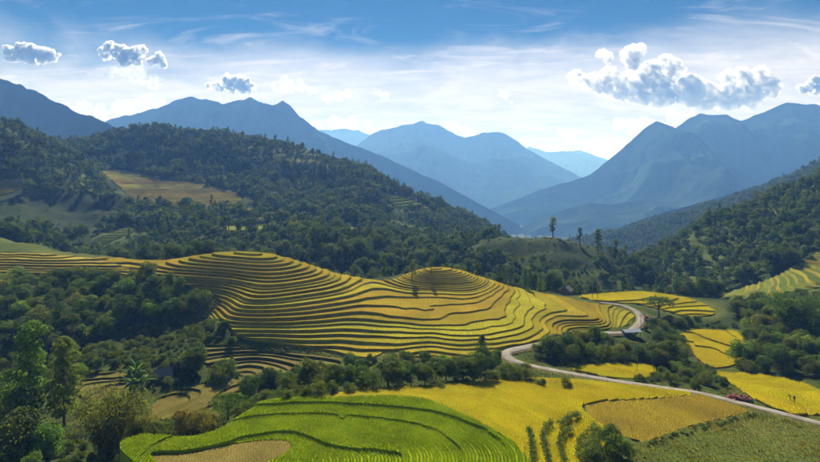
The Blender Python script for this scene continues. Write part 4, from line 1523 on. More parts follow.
def far_woods():
    sp = 5.8
    ys = np.arange(292, 1300, sp * .87)
    X, Y = [], []
    for j, y in enumerate(ys):
        s = sp * (1 + max(0, y - 600) / 1400)
        w = y * 0.82 + 25
        xs = np.arange(-w, w, s) + (j % 2) * s / 2
        X.append(xs)
        Y.append(np.full(xs.shape, y))
    X, Y = np.concatenate(X), np.concatenate(Y)
    X = X + rng.uniform(-.42, .42, X.shape) * sp
    Y = Y + rng.uniform(-.42, .42, Y.shape) * sp
    rel, rd = ground_relief(X, Y)
    Z = H(X, Y) + rel
    fm = field_mask(X, Y)
    op = np.full(X.shape, -1e3)
    for p in OPEN_P:
        op = np.maximum(op, bbox_sd(p, X, Y, 8))
    clear = fbm(X / 70.0, Y / 70.0, 3, 31)
    u = CX + X / Y * FPX
    front = ((Y < 345) & (u < 145)) | ((Y < 300) & (u > 570)) | ((u > 715) & (Y < 312))
    keep = (fm < -2.0) & (rd > 5) & ~front
    isopen = op > -1
    knoll = ((u > 500) & (u < 596) & (Y > 436) & (Y < 480))
    keep &= ~knoll
    keep &= bbox_sd(HILLGOLD_P, X, Y, 30) < -9 * (Y < 640) - 2
    dens = np.where(isopen, np.where((u > 440) & (u < 640), .75, np.where(Y < 350, .45, .16)), np.clip(1.35 + 1.6 * clear + .25 * (u > 640), 0.32, 1))
    keep &= rng.uniform(0, 1, X.shape) < dens
    X, Y, Z, clear, isopen, u = (a[keep] for a in (X, Y, Z, clear, isopen, u))
    n = len(X)
    Hh = 6.5 + 8.5 * rng.uniform(0, 1, n) ** 1.5 * np.where(clear < -0.15, 0.55, 1)
    Hh *= np.where((u > 470) & (u < 700) & (Y < 380), 0.8, 1)
    kind = rng.integers(0, 5, n)
    sc = (rng.uniform(0, 1, n) < np.where(clear < -0.12, 0.55, 0.10)) | isopen
    kind = np.where(sc, 5 + rng.integers(0, 2, n), kind)
    sl = (rng.uniform(0, 1, n) < 0.16) & ~sc
    kind = np.where(sl, 7 + rng.integers(0, 3, n), kind)
    size = np.where(sc, rng.uniform(.14, .36, n) * np.where(isopen, np.where((u > 440) & (u < 640), .4, .6), 1), np.where(sl, Hh * 1.25 / 14, Hh / 10))
    rot = rng.uniform(0, 6.28, n)
    return np.stack([X, Y, Z - .3, size, rot, kind], 1), u


FW, FU = far_woods()
# the trees of the far woods that show largest stand singly
app = np.where(FW[:, 5] < 5, FW[:, 3] * 10 * FPX / FW[:, 1], 0)
app[(FU < 4) | (FU > 816)] = 0


def sees(x, y, z):
    """Is the point clear of the hills between it and the look-out?"""
    t = np.linspace(0.25, 0.97, 60)
    return bool((z * t >= H(x * t, y * t) - 0.5).all())


order = np.argsort(-app)
chosen = []
for i in order:
    if len(chosen) >= 150 or app[i] <= 0:
        break
    x, y, z, s = FW[i, :4]
    if sees(x, y, z + s * 9):
        chosen.append(i)
FAR_PHRASE = [
    (lambda u, y: u < 200, "dark wood behind the left terraces"),
    (lambda u, y: u < 455, "blue-shaded wood past the central terraces"),
    (lambda u, y: u < 680, "wood at the foot of the knoll"),
    (lambda u, y: True, "wooded right hillside"),
]
sets = {}
for i in chosen:
    for k, (f, ph) in enumerate(FAR_PHRASE):
        if f(FU[i], FW[i, 1]):
            sets.setdefault(ph, []).append(i)
            break
for ph, L in sets.items():
    A = sorted(L, key=lambda i: FW[i, 1])
    nr = max(1, math.ceil(len(A) / 30))
    for rk, k, i in [(rk, k, i) for rk in range(nr) for k, i in enumerate(sorted(A[rk * len(A) // nr:(rk + 1) * len(A) // nr], key=lambda i: FU[i]))]:
        x, y, z, s, r_, kd = FW[i]
        lab = f"{WORD[k]} tree from left in the {RANK[nr][rk]}{ph}"
        plant(f"broad{int(kd) % 4}", x, y, s * 10, lab, group=f"tree crowns, {ph}", z=z, mat=LEAF_FOREST, wide=.85)
mask = np.ones(len(FW), bool)
mask[chosen] = False
FW, FU = FW[mask], FU[mask]
lft, rgt = FU < 455, FU >= 640
scatter("forest", FW[lft], WOODK, "dense wood covering the left hills and their ridge", "forest")
scatter("forest", FW[rgt], WOODK, "dense wood covering the right hillsides", "forest")
scatter("forest", FW[~lft & ~rgt], WOODK, "wood around the grassy knoll in the middle", "forest")


# ------------------------------------------------------------------ standing rice and grass (uncounted)
def tuft(name, mat, blades, h, spread, width, seed, droop=0.3):
    rs = random.Random(seed)
    vs_, fs = [], []
    for k in range(blades):
        a = rs.uniform(0, 6.28)
        r0, r1 = rs.uniform(0, .06), rs.uniform(.3, 1) * spread
        hh = h * rs.uniform(.7, 1.1)
        c, s_ = math.cos(a), math.sin(a)
        o = len(vs_)
        for t, w in ((0, width), (.6, width * .8), (1, 0.01)):
            r = r0 + r1 * t ** 1.6
            z = hh * (t - droop * t ** 3)
            vs_.append((c * r - s_ * w / 2, s_ * r + c * w / 2, z))
            vs_.append((c * r + s_ * w / 2, s_ * r - c * w / 2, z))
        fs += [(o, o + 1, o + 3, o + 2), (o + 2, o + 3, o + 5, o + 4)]
    me = bpy.data.meshes.new(name)
    me.from_pydata(vs_, [], fs)
    me.materials.append(mat)
    me.update()
    return bpy.data.objects.new(name + "_source", me)


BLADE_G = leaf_material("rice_blade_green", (0.145, 0.220, 0.004), (0.225, 0.320, 0.005), (0.310, 0.410, 0.012), 0.5, 0.15)
BLADE_Y = leaf_material("rice_blade_yellow", (0.29, 0.265, 0.005), (0.46, 0.405, 0.005), (0.57, 0.50, 0.010), 0.35, 0.08)
BLADE_D = leaf_material("rice_blade_dry", (0.23, 0.175, 0.028), (0.345, 0.275, 0.03), (0.45, 0.37, 0.035), 0.3, 0.08)
BLADE_GRASS = leaf_material("grass_blade", (0.115, 0.125, 0.016), (0.195, 0.200, 0.024), (0.290, 0.265, 0.05), 0.35, 0.08)
TG = [tuft("green_rice_tuft", BLADE_G, 14, .62, .30, .055, k) for k in range(3)]
TY = [tuft("yellow_rice_tuft", BLADE_Y, 14, .55, .34, .06, 10 + k, .5) for k in range(3)]
TD = [tuft("dry_rice_tuft", BLADE_D, 14, .5, .34, .06, 20 + k, .5) for k in range(3)]
TGR = [tuft("grass_tuft", BLADE_GRASS, 16, .6, .5, .07, 30 + k, .4) for k in range(3)]


def rice_points(poly, zfun, dx, dy, ang, sizes, holes=(), margin=0.1, u_pad=20, jit=1.0):
    (x0, y0), (x1, y1) = poly.min(0), poly.max(0)
    R_ = max(x1 - x0, y1 - y0)
    gx, gy = np.meshgrid(np.arange(-R_, R_, dx), np.arange(-R_, R_, dy))
    c, s_ = math.cos(ang), math.sin(ang)
    mx, my = (x0 + x1) / 2, (y0 + y1) / 2
    bend = 0.06 * np.sin(gx / 9.0) * 9
    gx, gy = gx + rng.normal(0, dx * .16 * jit, gx.shape), gy + bend + rng.normal(0, dy * .14 * jit, gy.shape)
    X, Y = (mx + c * gx - s_ * gy).ravel(), (my + s_ * gx + c * gy).ravel()
    u = CX + X / np.maximum(Y, 10) * FPX
    m = (X > x0) & (X < x1) & (Y > y0) & (Y < y1) & (u > -u_pad) & (u < 820 + u_pad) & (Y > 78)
    X, Y = X[m], Y[m]
    m = sdist(poly, X, Y) > margin
    for q in holes:
        m &= sdist(q, X, Y) < 0.1
    X, Y = X[m], Y[m]
    Z = zfun(X, Y)
    n = len(X)
    return np.stack([X, Y, Z, rng.uniform(*sizes, n), rng.uniform(0, 6.28, n), rng.integers(0, 3, n)], 1)


def arc_points():
    """Planting rows that follow the curved steps round the brown paddy."""
    out = []
    for k in range(155):
        r = 0.6 + .46 * k + rng.uniform(-.06, .06)
        a = np.arange(0, 2 * math.pi, .21 / r)
        a = a + rng.uniform(-.1, .1, a.shape) / r + k * .37
        out.append(np.stack([BOWL[0] + r / .75 * np.cos(a), BOWL[1] + r / 1.25 * np.sin(a)], 1))
    q = np.concatenate(out) + rng.normal(0, .07, (sum(map(len, out)), 2))
    q = q[q[:, 1] > 80]
    q = q[(sdist(GREEN_P, q[:, 0], q[:, 1]) > .15) & (sdist(BROWNPATCH_P, q[:, 0], q[:, 1]) < -.1)]
    n = len(q)
    return np.stack([q[:, 0], q[:, 1], ZF["green"](q[:, 0], q[:, 1]) - .05, rng.uniform(.65, 1.0, n), rng.uniform(0, 6.28, n), rng.integers(0, 3, n)], 1)


scatter("rice_plants", arc_points(), TG, "young green rice plants standing in the bright green field", "rice plants")
scatter("rice_plants", rice_points(BROWNPATCH_P, ZF["brown"], .5, .6, .3, (.3, .6)), TD, "cut rice stubble on the small brown paddy", "rice plants")
scatter("rice_plants", rice_points(YELLOW_P, ZF["yellow"], .40, .44, .2, (.6, 1.0)), TY, "ripe yellow rice plants in the large yellow field", "rice plants")
for key, poly, lab in (("strip", STRIP_P, "ripe rice plants in the narrow strip by the grove"), ("rightlow", RIGHTLOW_P, "ripe rice plants around the two farmers"), ("rightmid", RIGHTMID_P, "ripe rice plants left of the right thicket"), ("upper", UPPER_P, "ripe rice plants on the spur behind the umbrella tree")):
    scatter("rice_plants", rice_points(poly, ZF[key], .5, .55, .2, (.6, 1.05)), TY, lab, "rice plants")
scatter("rice_plants", rice_points(GOLD_P, ZF["gold"], .42, .46, .25, (.6, 1.0)), TD, "ripe brownish rice plants in the field beside the road", "rice plants")


scatter("rice_plants", rice_points(CENTRE_P, ZF["centre"] , .6, .65, .1, (.45, .75), margin=.4, jit=3), TD, "ripe rice plants on the central terraces", "rice plants")


def wild_grass():
    out = []
    for poly, sp in ((MEADOW_P, .9),):
        gx, gy = jitter_grid(poly, sp, rng)
        out.append(np.stack([gx, gy], 1))
    # verges of the road and of the near fields
    gx, gy = np.meshgrid(np.arange(-120, 170, 1.1), np.arange(88, 240, 1.1))
    gx, gy = (gx + rng.uniform(-.5, .5, gx.shape)).ravel(), (gy + rng.uniform(-.5, .5, gy.shape)).ravel()
    fm, rd = field_mask(gx, gy), road_dist(gx, gy)
    m = (rd > 2.5) & (fm < -.2) & ((rd < 9) | (fm > -5)) & (vnoise(gx / 5, gy / 5, 77) > -.25)
    out.append(np.stack([gx[m], gy[m]], 1))
    gx, gy = np.meshgrid(np.arange(-170, 20, 1.5), np.arange(105, 240, 1.5))
    gx, gy = (gx + rng.uniform(-.7, .7, gx.shape)).ravel(), (gy + rng.uniform(-.7, .7, gy.shape)).ravel()
    m = (gx / gy > -.85) & (vnoise(gx / 7, gy / 7, 78) > -.2)
    out.append(np.stack([gx[m], gy[m]], 1))
    q = np.concatenate(out)
    fm, rd = field_mask(q[:, 0], q[:, 1]), road_dist(q[:, 0], q[:, 1])
    m = (fm < -.2) & (rd > 2.5)
    q = q[m]
    rel, _ = ground_relief(q[:, 0], q[:, 1], fm[m])
    Z = H(q[:, 0], q[:, 1]) + rel
    n = len(q)
    sz = rng.uniform(.5, 1.3, n) * (1 + 0.8 * vnoise(q[:, 0] / 4, q[:, 1] / 4, 8))
    return np.stack([q[:, 0], q[:, 1], Z - .05, sz, rng.uniform(0, 6.28, n), rng.integers(0, 3, n)], 1)


scatter("grass", wild_grass(), TGR, "rough grass on the meadow and along the road verges", "grass")

# ------------------------------------------------------------------ buildings, poles, vehicles, people
WOODM = simple_mat("weathered_wood", (0.16, 0.115, 0.075), 0.85, 0.35, 3.0, 0.3)
THATCH = simple_mat("grey_thatch", (0.25, 0.215, 0.19), 0.95, 0.3, 4.0, 0.5)
DARKROOF = simple_mat("dark_roof_tiles", (0.10, 0.095, 0.105), 0.8, 0.3, 3.0, 0.3)
WHITEWALL = simple_mat("white_plaster", (0.66, 0.64, 0.60), 0.8, 0.08, 2.0)
BLUEROOF = simple_mat("blue_grey_sheet_metal", (0.33, 0.37, 0.42), 0.45, 0.12, 2.0, 0.0, 0.3)
PINKROOF = simple_mat("pale_pink_roof", (0.42, 0.32, 0.36), 0.7, 0.15, 2.0)
DARKIN = simple_mat("dark_doorway", (0.03, 0.028, 0.025), 0.9, 0.2, 2.0)
POLEM = simple_mat("pole_concrete", (0.17, 0.16, 0.15), 0.8, 0.15, 2.0)
REDP = simple_mat("red_paint", (0.28, 0.035, 0.03), 0.4, 0.1, 2.0)
WHITEP = simple_mat("white_paint", (0.75, 0.74, 0.72), 0.45, 0.06, 2.0)
RUBBER = simple_mat("rubber", (0.02, 0.02, 0.02), 0.85, 0.2, 4.0)
GLASSD = simple_mat("dark_window_glass", (0.03, 0.04, 0.05), 0.12, 0.1, 1.0)
REDSOIL = simple_mat("red_brick_rubble", (0.17, 0.085, 0.055), 0.9, 0.35, 1.2, 0.4)
BRICKC = simple_mat("pale_red_bricks", (0.30, 0.125, 0.10), 0.85, 0.3, 1.5, 0.2)
GREYHEAP = simple_mat("grey_brown_earth", (0.17, 0.135, 0.11), 0.95, 0.3, 1.0, 0.4)


def box(x0, x1, y0, y1, z0, z1):
    v = [(x, y, z) for z in (z0, z1) for y in (y0, y1) for x in (x0, x1)]
    f = [(0, 2, 3, 1), (4, 5, 7, 6), (0, 1, 5, 4), (2, 6, 7, 3), (0, 4, 6, 2), (1, 3, 7, 5)]
    return v, f


def multi(*parts):
    vs_, fs = [], []
    for v, f in parts:
        o = len(vs_)
        vs_ += [tuple(p) for p in v]
        fs += [tuple(i + o for i in q) for q in f]
    return vs_, fs


def gable_roof(L, W, z, rise, over=0.45, th=0.14):
    """Two sloping slabs meeting at a ridge along x."""
    a, b = L / 2 + over, W / 2 + over
    drop = rise * over / (W / 2)
    v, f = [], []
    for s in (-1, 1):
        o = len(v)
        for t in (0, th):
            v += [(-a, s * b, z - drop + t), (a, s * b, z - drop + t), (a, 0, z + rise + t), (-a, 0, z + rise + t)]
        q = [(0, 1, 2, 3), (7, 6, 5, 4), (0, 4, 5, 1), (1, 5, 6, 2), (2, 6, 7, 3), (3, 7, 4, 0)]
        f += [tuple(i + o for i in k) for k in q]
    return v, f


def hut(name, u, v, L, W, wall_h, rise, rz, wallm, roofm, label, d0=100, d1=320, stilts=0.0, cat="hut", open_sides=False, dz=0.0):
    x, y = spot(u, v, d0, d1)
    root = empty(name, (x, y, hz(x, y) + dz), rz)
    tag(root, label, cat)
    z0 = stilts - 0.3
    if not open_sides:
        wv, wf = box(-L / 2, L / 2, -W / 2, W / 2, z0, stilts + wall_h)
        o = len(wv)
        for s in (-1, 1):               # gable triangles
            wv += [(s * L / 2, -W / 2, stilts + wall_h), (s * L / 2, W / 2, stilts + wall_h), (s * L / 2, 0, stilts + wall_h + rise * .97)]
        wf += [(o, o + 1, o + 2), (o + 5, o + 4, o + 3)]
        mesh_obj("wall", wv, wf, wallm, root)
        mesh_obj("door", *box(-.5, .5, -W / 2 - .06, -W / 2 + .04, stilts, stilts + min(1.9, wall_h * .85)), DARKIN, root)
        for s in (-1, 1):
            mesh_obj("window", *box(s * L * .3 - .4, s * L * .3 + .4, -W / 2 - .05, -W / 2 + .04, stilts + wall_h * .45, stilts + wall_h * .8), DARKIN, root)
    else:
        mesh_obj("wall", *box(-L / 2 + .3, L / 2 - .3, W / 2 - .22, W / 2 - .08, 0, wall_h * .8), wallm, root)
    mesh_obj("roof", *gable_roof(L, W, stilts + wall_h, rise), roofm, root)
    n = 4 if open_sides else 2
    for i in range(n):
        for s in (-1, 1):
            px = -L / 2 + .15 + (L - .3) * i / (n - 1)
            mesh_obj("post", *box(px - .09, px + .09, s * (W / 2 + .12) - .09, s * (W / 2 + .12) + .09, -.5, stilts + wall_h - .05), WOODM, root)
    return root


hut("hut", 163, 379, 4.6, 3.6, 1.8, 1.5, .5, WOODM, THATCH, "thatched wooden hut right behind the banana plants", 140, 220)
hut("hut", 185, 368, 4.0, 3.4, 1.6, 1.5, .9, WOODM, THATCH, "small thatched hut farther back beside a leafy tree", 150, 230)
hut("house", 567, 294.5, 6.2, 4.6, 2.3, 1.9, 1.05, WOODM, DARKROOF, "dark-roofed wooden house on the edge of the golden field", 255, 310, cat="house")
hut("shelter", 631, 335.5, 6.4, 3.2, 1.9, 0.6, .12, WHITEWALL, BLUEROOF, "open roadside shelter with a blue-grey metal roof", 190, 250, cat="shelter", open_sides=True)
hut("house", 764, 304, 5.0, 4.0, 2.2, 1.4, .3, WHITEWALL, PINKROOF, "small pale house half hidden by bushes on the right hillside", 260, 330, cat="house")


def pole(name, u, v, top, label, d0, d1, lean=(0, 0), r=0.12, arm=0.0, group=None):
    x, y = spot(u, v, d0, d1)
    h = (v - top) / FPX * y
    root = empty(name, (x, y, hz(x, y)))
    tag(root, label, "utility pole", group)
    mesh_obj("shaft", *tube([(0, 0, -.6), (lean[0] * .5, lean[1] * .5, h * .5), (lean[0], lean[1], h)], [r, r * .85, r * .65], 8), POLEM, root, True)
    a = max(arm, .5)
    mesh_obj("crossarm", *box(lean[0] - a, lean[0] + a, lean[1] - .16, lean[1] - .04, h - .5, h - .36), WOODM, root)
    for s in (-.8, .8):
        mesh_obj("insulator", *tube([(lean[0] + s * a, lean[1] - .1, h - .36), (lean[0] + s * a, lean[1] - .1, h - .14)], [.06, .045], 6), WHITEP, root)
    return root


def twin_pole():
    x, y = spot(595, 298.5, 255, 310)
    h = 20 / FPX * y
    root = empty("utility_pole", (x, y, hz(x, y)))
    tag(root, "twin utility pole joined by a crossbar at the top beyond the house", "utility pole")
    for s in (-1, 1):
        mesh_obj("shaft", *tube([(s * 1.25, 0, -.6), (s * 1.25, 0, h)], [.16, .11], 8), POLEM, root, True)
    mesh_obj("crossarm", *box(-2.0, 2.0, -.25, -.12, h - .6, h - .4), WOODM, root)
    for s in (-1.7, 0, 1.7):
        mesh_obj("insulator", *tube([(s, -.18, h - .4), (s, -.18, h - .1)], [.07, .05], 6), WHITEP, root)


twin_pole()
pole("utility_pole", 581, 297, 286, "short pole between the dark-roofed house and the twin pole", 255, 310, r=.1)
pole("utility_pole", 641, 331, 314, "left one of two poles beside the road at the shelter", 195, 250, r=.11)
pole("utility_pole", 645, 329, 314, "right one of two poles beside the road at the shelter", 195, 255, r=.11)
pole("utility_pole", 637, 372, 342, "upright thin pole in front of the roadside grove", 140, 190, r=.09)
pole("utility_pole", 655, 374, 340, "leaning thin pole in front of the roadside grove", 140, 190, lean=(-1.9, 0), r=.1)


def truck():
    x, y = spot(650, 321, 215, 260)
    root = empty("truck", (x, y, hz(x, y) + .1), R(150))
    tag(root, "small red truck parked beside the road bend below the umbrella tree", "truck")
    mesh_obj("chassis", *box(-2.4, 2.3, -.75, .75, .45, .62), RUBBER, root)
    cargo = mesh_obj("cargo_bed", *multi(box(-2.4, .75, -.9, .9, .62, .8), box(-2.4, .75, -.9, -.82, .8, 1.5), box(-2.4, .75, .82, .9, .8, 1.5), box(-2.4, -2.32, -.82, .82, .8, 1.5)), REDP, root)
    prof = [(.85, .6), (2.35, .6), (2.4, 1.15), (2.0, 1.3), (1.7, 2.05), (.9, 2.1)]
    v = [(px, s * .85, pz) for s in (-1, 1) for px, pz in prof]
    n = len(prof)
    f = [tuple(reversed(range(n))), tuple(range(n, 2 * n))] + [(i, (i + 1) % n, n + (i + 1) % n, n + i) for i in range(n)]
    cab = mesh_obj("cab", v, f, REDP, root)
    mesh_obj("windscreen", [(1.99, -.7, 1.36), (1.99, .7, 1.36), (1.76, .66, 1.98), (1.76, -.66, 1.98), (2.02, -.7, 1.37), (2.02, .7, 1.37), (1.79, .66, 1.99), (1.79, -.66, 1.99)], [(0, 3, 2, 1), (4, 5, 6, 7), (0, 1, 5, 4), (1, 2, 6, 5), (2, 3, 7, 6), (3, 0, 4, 7)], GLASSD, cab)
    for s in (-1, 1):
        mesh_obj("door_window", *box(1.0, 1.6, s * .86 - .012, s * .86 + .012, 1.35, 1.9), GLASSD, cab)
        mesh_obj("headlight", *box(2.38, 2.43, s * .6 - .12, s * .6 + .12, .85, 1.02), WHITEP, cab)
    mesh_obj("load", *multi(box(-2.2, -.8, -.7, .7, .82, 1.75), box(-.7, .6, -.75, .6, .82, 1.6)), WOODM, root)
    for wx in (-1.55, 1.6):
        for s in (-1, 1):
            w = mesh_obj("wheel", *tube([(wx, s * .62, .4), (wx, s * .88, .4)], [.4, .4], 14), RUBBER, root)
            mesh_obj("rim", *tube([(wx, s * .86, .4), (wx, s * .9, .4)], [.2, .18], 10), WHITEP, w)


truck()


def heap(name, u, v, wpx, h, mat, label, d0, d1, cat, blocks=0, block_mat=None, long=0.6):
    x, y = spot(u, v, d0, d1)
    w = wpx / FPX * y / 2
    root = empty(name, (x, y, hz(x, y)))
    tag(root, label, cat)
    vs_, fs = [], []
    nr, na = 9, 30
    for i in range(nr):
        r = i / (nr - 1)
        for k in range(na):
            a = 2 * math.pi * k / na
            n_ = float(fbm(math.cos(a) * 1.6 * r + u, math.sin(a) * 1.6 * r, 3, 4))
            z = h * (1 - r) ** .9 * (1 + .9 * n_) - .5 * r ** 4
            vs_.append((math.cos(a) * w * r * (1 + .25 * n_), math.sin(a) * w * long * r * (1 + .25 * n_), z))
    for i in range(nr - 1):
        for k in range(na):
            k2 = (k + 1) % na
            fs.append((i * na + k, (i + 1) * na + k, (i + 1) * na + k2, i * na + k2))
    mesh_obj("mound", vs_, fs, mat, root)
    rs = random.Random(int(u))
    for b in range(blocks):
        a, r = rs.uniform(2.2, 6.4), math.sqrt(rs.uniform(.02, 1)) * .9
        px, py = math.cos(a) * w * r - w * .2, math.sin(a) * w * long * r
        pz = h * max(0, 1 - r) ** .9
        s = rs.uniform(.18, .42)
        o = mesh_obj("rubble_block", *box(-s, s, -s * .6, s * .6, -s * .4, s * .4), block_mat, root)
        o.location = (px, py, pz + .15)
        o.rotation_euler = (rs.uniform(-.5, .5), rs.uniform(-.5, .5), rs.uniform(0, 3))


heap("rubble_heap", 741, 400, 27, 1.7, REDSOIL, "heap of red and dark brick rubble beside the straight road", 125, 175, "rubble heap", 46, BRICKC)
heap("earth_heap", 693, 385, 18, 1.6, GREYHEAP, "grey-brown earth heap at the roadside left of the red rubble", 130, 185, "earth heap")


def person(u, v, pose, shirt, label):
    x, y = spot(u, v, 130, 190)
    root = empty("person", (x, y, float(ZR(np.array([x]), np.array([y]))[0]) + .02), pose["rz"])
    tag(root, label, "person")
    b = pose["bend"]
    J = {"pel": (0, 0, .92), "wst": (0, .06 * b, 1.08), "chs": (0, .3 * b, 1.36 - .1 * b), "nck": (0, .48 * b, 1.5 - .18 * b), "hd": (0, .6 * b + .02, 1.62 - .2 * b), "top": (0, .66 * b + .02, 1.73 - .22 * b)}
    V, E, Rd = [], [], []
    idx = {}

    def add(k, p, r):
        idx[k] = len(V)
        V.append(p)
        Rd.append(r)
    for k, r in (("pel", .15), ("wst", .135), ("chs", .16), ("nck", .06), ("hd", .095), ("top", .07)):
        add(k, J[k], r)
    E += [("pel", "wst"), ("wst", "chs"), ("chs", "nck"), ("nck", "hd"), ("hd", "top")]
    for s, n_ in ((-1, "l"), (1, "r")):
        cx, cy2, cz = J["chs"]
        add("sh" + n_, (s * .19, cy2 + .03, cz + .06), .065)
        add("el" + n_, (s * .26, cy2 + .12 * b, cz - .24), .05)
        add("wr" + n_, (s * .22, cy2 + .12 + .25 * b, cz - .46), .035)
        add("hn" + n_, (s * .21, cy2 + .15 + .28 * b, cz - .54), .04)
        add("hp" + n_, (s * .1, 0, .86), .1)
        add("kn" + n_, (s * .12, .06 + .04 * s, .48), .07)
        add("an" + n_, (s * .12, -.02 + .08 * s, .08), .045)
        add("ft" + n_, (s * .13, .15 + .08 * s, .03), .04)
        E += [("chs", "sh" + n_), ("sh" + n_, "el" + n_), ("el" + n_, "wr" + n_), ("wr" + n_, "hn" + n_), ("pel", "hp" + n_), ("hp" + n_, "kn" + n_), ("kn" + n_, "an" + n_), ("an" + n_, "ft" + n_)]
    me = bpy.data.meshes.new("body")
    me.from_pydata(V, [(idx[a], idx[c]) for a, c in E], [])
    me.materials.append(shirt)
    o = link_mesh("body", me, root)
    o.modifiers.new("skin", "SKIN")
    for i, r in enumerate(Rd):
        me.skin_vertices[0].data[i].radius = (r, r)
    me.skin_vertices[0].data[0].use_root = True
    o.modifiers.new("smooth", "SUBSURF").levels = 1
    hx, hy, hzz = J["top"]
    mesh_obj("hat", *tube([(hx, hy, hzz - .03), (hx, hy + .02, hzz + .06), (hx, hy + .03, hzz + .17)], [.24, .14, .01], 14), THATCH, root, True)


DARKC = simple_mat("dark_clothes", (0.035, 0.025, 0.035), 0.9, 0.2, 6.0)
BROWNC = simple_mat("brown_clothes", (0.11, 0.06, 0.03), 0.9, 0.2, 6.0)
person(790.5, 402, {"rz": .4, "bend": .9}, BROWNC, "farmer in brown bending over the yellow rice at the right")
person(794.5, 403.5, {"rz": -.3, "bend": .15}, DARKC, "farmer in dark clothes standing in the yellow rice at the right")


# ------------------------------------------------------------------ clouds, beyond the hazy air of the valley
def cloud_mat(name, dens, col, g, scale, lo, hi):
    """Cloud water with torn, uneven density."""
    m, n, l, out = new_mat(name)
    pv = n.new("ShaderNodeVolumePrincipled")
    pv.inputs["Color"].default_value = (*col, 1)
    pv.inputs["Anisotropy"].default_value = g
    nz = add_noise(n, l, scale, 8, 0.68, world_pos(n))
    mr = n.new("ShaderNodeMapRange")
    mr.interpolation_type = "SMOOTHSTEP"
    mr.inputs[1].default_value, mr.inputs[2].default_value = lo, hi
    mr.inputs[3].default_value, mr.inputs[4].default_value = 0.0, dens
    l.new(nz, mr.inputs[0])
    l.new(mr.outputs[0], pv.inputs["Density"])
    l.new(pv.outputs[0], out.inputs["Volume"])
    m.cycles.volume_step_rate = 0.4
    return m


CL_BIG = cloud_mat("great_cumulus", 0.024, (0.89, 0.94, 1.0), 0.45, 0.0050, .38, .80)
CL_DARK = cloud_mat("cumulus", 0.07, (0.86, 0.92, 1.0), 0.45, 0.0085, .38, .80)
CL_SOFT = cloud_mat("soft_cumulus", 0.006, (0.90, 0.94, 1.0), 0.1, 0.006, .40, .78)


def cloud(blobs, D, mat, label, seed=1, voxel=20, depth=0.8, rough=1.0):
    """A heap of billows (u, v, radius in px) at distance D, fused into one body with a ruffled skin."""
    D *= 1.45
    voxel *= 1.45
    rs = random.Random(seed)
    bm = bmesh.new()
    k_ = D / FPX
    for u, v, r in blobs:
        c = P(u, v, D)
        for j in range(5):
            if j == 0:
                o, q = (0, 0, 0), 1.0
            else:
                a = rs.uniform(-.4, 3.5)
                o = (math.cos(a) * .75, rs.uniform(-.6, .6), abs(math.sin(a)) * .6)
                q = rs.uniform(.35, .6)
            mtx = Matrix.Translation((c[0] + o[0] * r * k_, c[1] + o[1] * r * k_ * depth + rs.uniform(-.5, .5) * r * k_, c[2] + o[2] * r * k_)) @ Matrix.Scale(r * k_ * q, 4)
            bmesh.ops.create_icosphere(bm, subdivisions=3, radius=1.0, matrix=mtx)
    me = bpy.data.meshes.new("cloud")
    bm.to_mesh(me)
    bm.free()
    me.materials.append(mat)
    o = link_mesh("cloud", me)
    rmd = o.modifiers.new("fuse", "REMESH")
    rmd.mode = "VOXEL"
    rmd.voxel_size = voxel
    for nm, sc, st in (("billow", 300, 260), ("ruffle", 110, 120), ("curl", 42, 46), ("fray", 20, 26)):
        tx = bpy.data.textures.new(nm, "CLOUDS")
        tx.noise_scale = sc * D / 12000
        tx.noise_depth = 2
        dm = o.modifiers.new(nm, "DISPLACE")
        dm.texture = tx
        dm.texture_coords = "GLOBAL"
        dm.strength = st * rough * D / 12000
        dm.mid_level = 0.5
    tag(o, label, "cloud", "clouds in the sky")
    return o


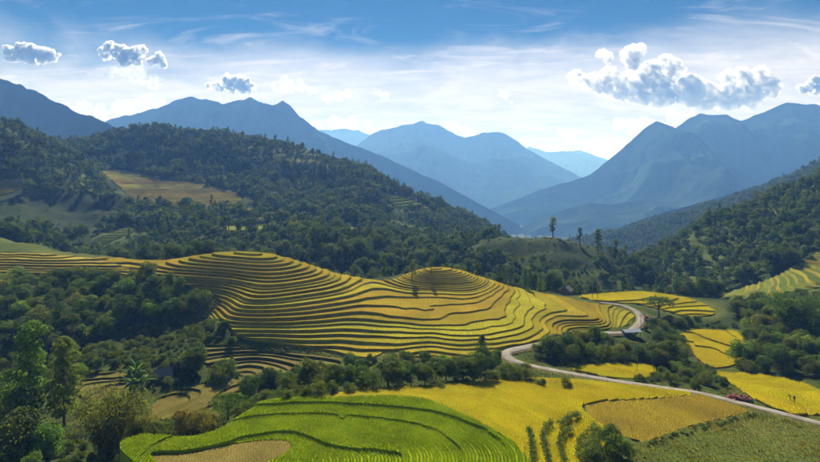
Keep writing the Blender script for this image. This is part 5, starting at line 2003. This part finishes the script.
cloud([(12, 55, 7), (22, 53, 9), (33, 54, 9), (44, 55, 8), (52, 57, 6)], 12000, CL_DARK, "dark lens-shaped cloud at the upper left edge", 1)
cloud([(103, 52, 6), (111, 49, 8), (122, 53, 9), (133, 55, 8), (139, 50, 5), (126, 60, 6)], 12200, CL_DARK, "dark heart-shaped cloud right of the lens-shaped one", 2)
cloud([(152, 60, 5), (159, 61, 6), (164, 64, 4)], 12100, CL_DARK, "small dark puff at the right of the heart-shaped cloud", 3)
cloud([(118, 74, 8), (135, 76, 9), (150, 80, 7), (128, 70, 6)], 13500, CL_SOFT, "pale torn cloud under the heart-shaped one", 4, rough=1.4)
cloud([(210, 85, 5), (220, 86, 6), (232, 84, 8), (243, 84, 9), (250, 87, 6)], 12600, CL_DARK, "grey cloud with a bright top above the twin-topped mountain", 5)
cloud([(280, 88, 5), (290, 86, 8), (301, 86, 7), (311, 91, 5)], 12800, CL_SOFT, "bright puffy cloud right of the grey one above the twin-topped mountain", 6)
cloud([(328, 97, 5), (338, 97, 6), (349, 95, 5), (356, 95, 3)], 13000, CL_SOFT, "small white cloud left of the tiny puff", 7, voxel=20)
cloud([(379, 92, 4), (385, 95, 4)], 13200, CL_SOFT, "tiny white puff high above the middle mountain", 8, voxel=18)
cloud([(70, 112, 8), (85, 109, 7), (100, 112, 8), (118, 110, 8), (132, 106, 9), (146, 103, 9), (158, 106, 7), (150, 115, 8), (120, 120, 10), (95, 122, 10)], 14000, CL_SOFT, "long white cloud bank behind the left blue mountains", 9)
cloud([(577, 78, 8), (590, 82, 10), (604, 85, 12), (620, 88, 14), (640, 90, 16), (662, 92, 16), (684, 92, 16), (706, 95, 15), (728, 96, 15), (750, 94, 15), (766, 88, 11), (776, 90, 6), (610, 72, 7), (627, 58, 7), (637, 52, 9), (632, 64, 9), (600, 54, 5), (608, 57, 5), (650, 70, 11), (664, 64, 9), (674, 70, 9), (660, 78, 12), (727, 80, 9), (745, 77, 10), (758, 76, 9)], 13000, CL_BIG, "great grey cumulus with bright towers over the right mountains", 10, voxel=26)
cloud([(807, 88, 5), (817, 86, 8), (830, 87, 10)], 12600, CL_DARK, "grey cloud cut by the right edge", 11)
cloud([(500, 93, 4), (507, 95, 4), (512, 103, 3)], 12400, CL_SOFT, "tiny torn cloud in the middle of the sky", 12, voxel=18)
cloud([(318, 127, 6), (335, 124, 7), (352, 125, 7), (368, 128, 6), (345, 132, 8)], 14500, CL_SOFT, "white cloud resting behind the pale far peak", 13)
cloud([(448, 126, 5), (458, 130, 7), (470, 136, 6)], 14500, CL_SOFT, "white cloud behind the notch of the middle mountain", 14)
cloud([(620, 125, 8), (634, 128, 8), (645, 122, 7), (690, 122, 9), (675, 118, 8)], 14500, CL_SOFT, "white cloud heap behind the pyramid peak", 15)
cloud([(560, 133, 5), (570, 136, 6), (600, 142, 7), (615, 146, 7), (590, 148, 6)], 14800, CL_SOFT, "low white clouds above the faint far range", 16)
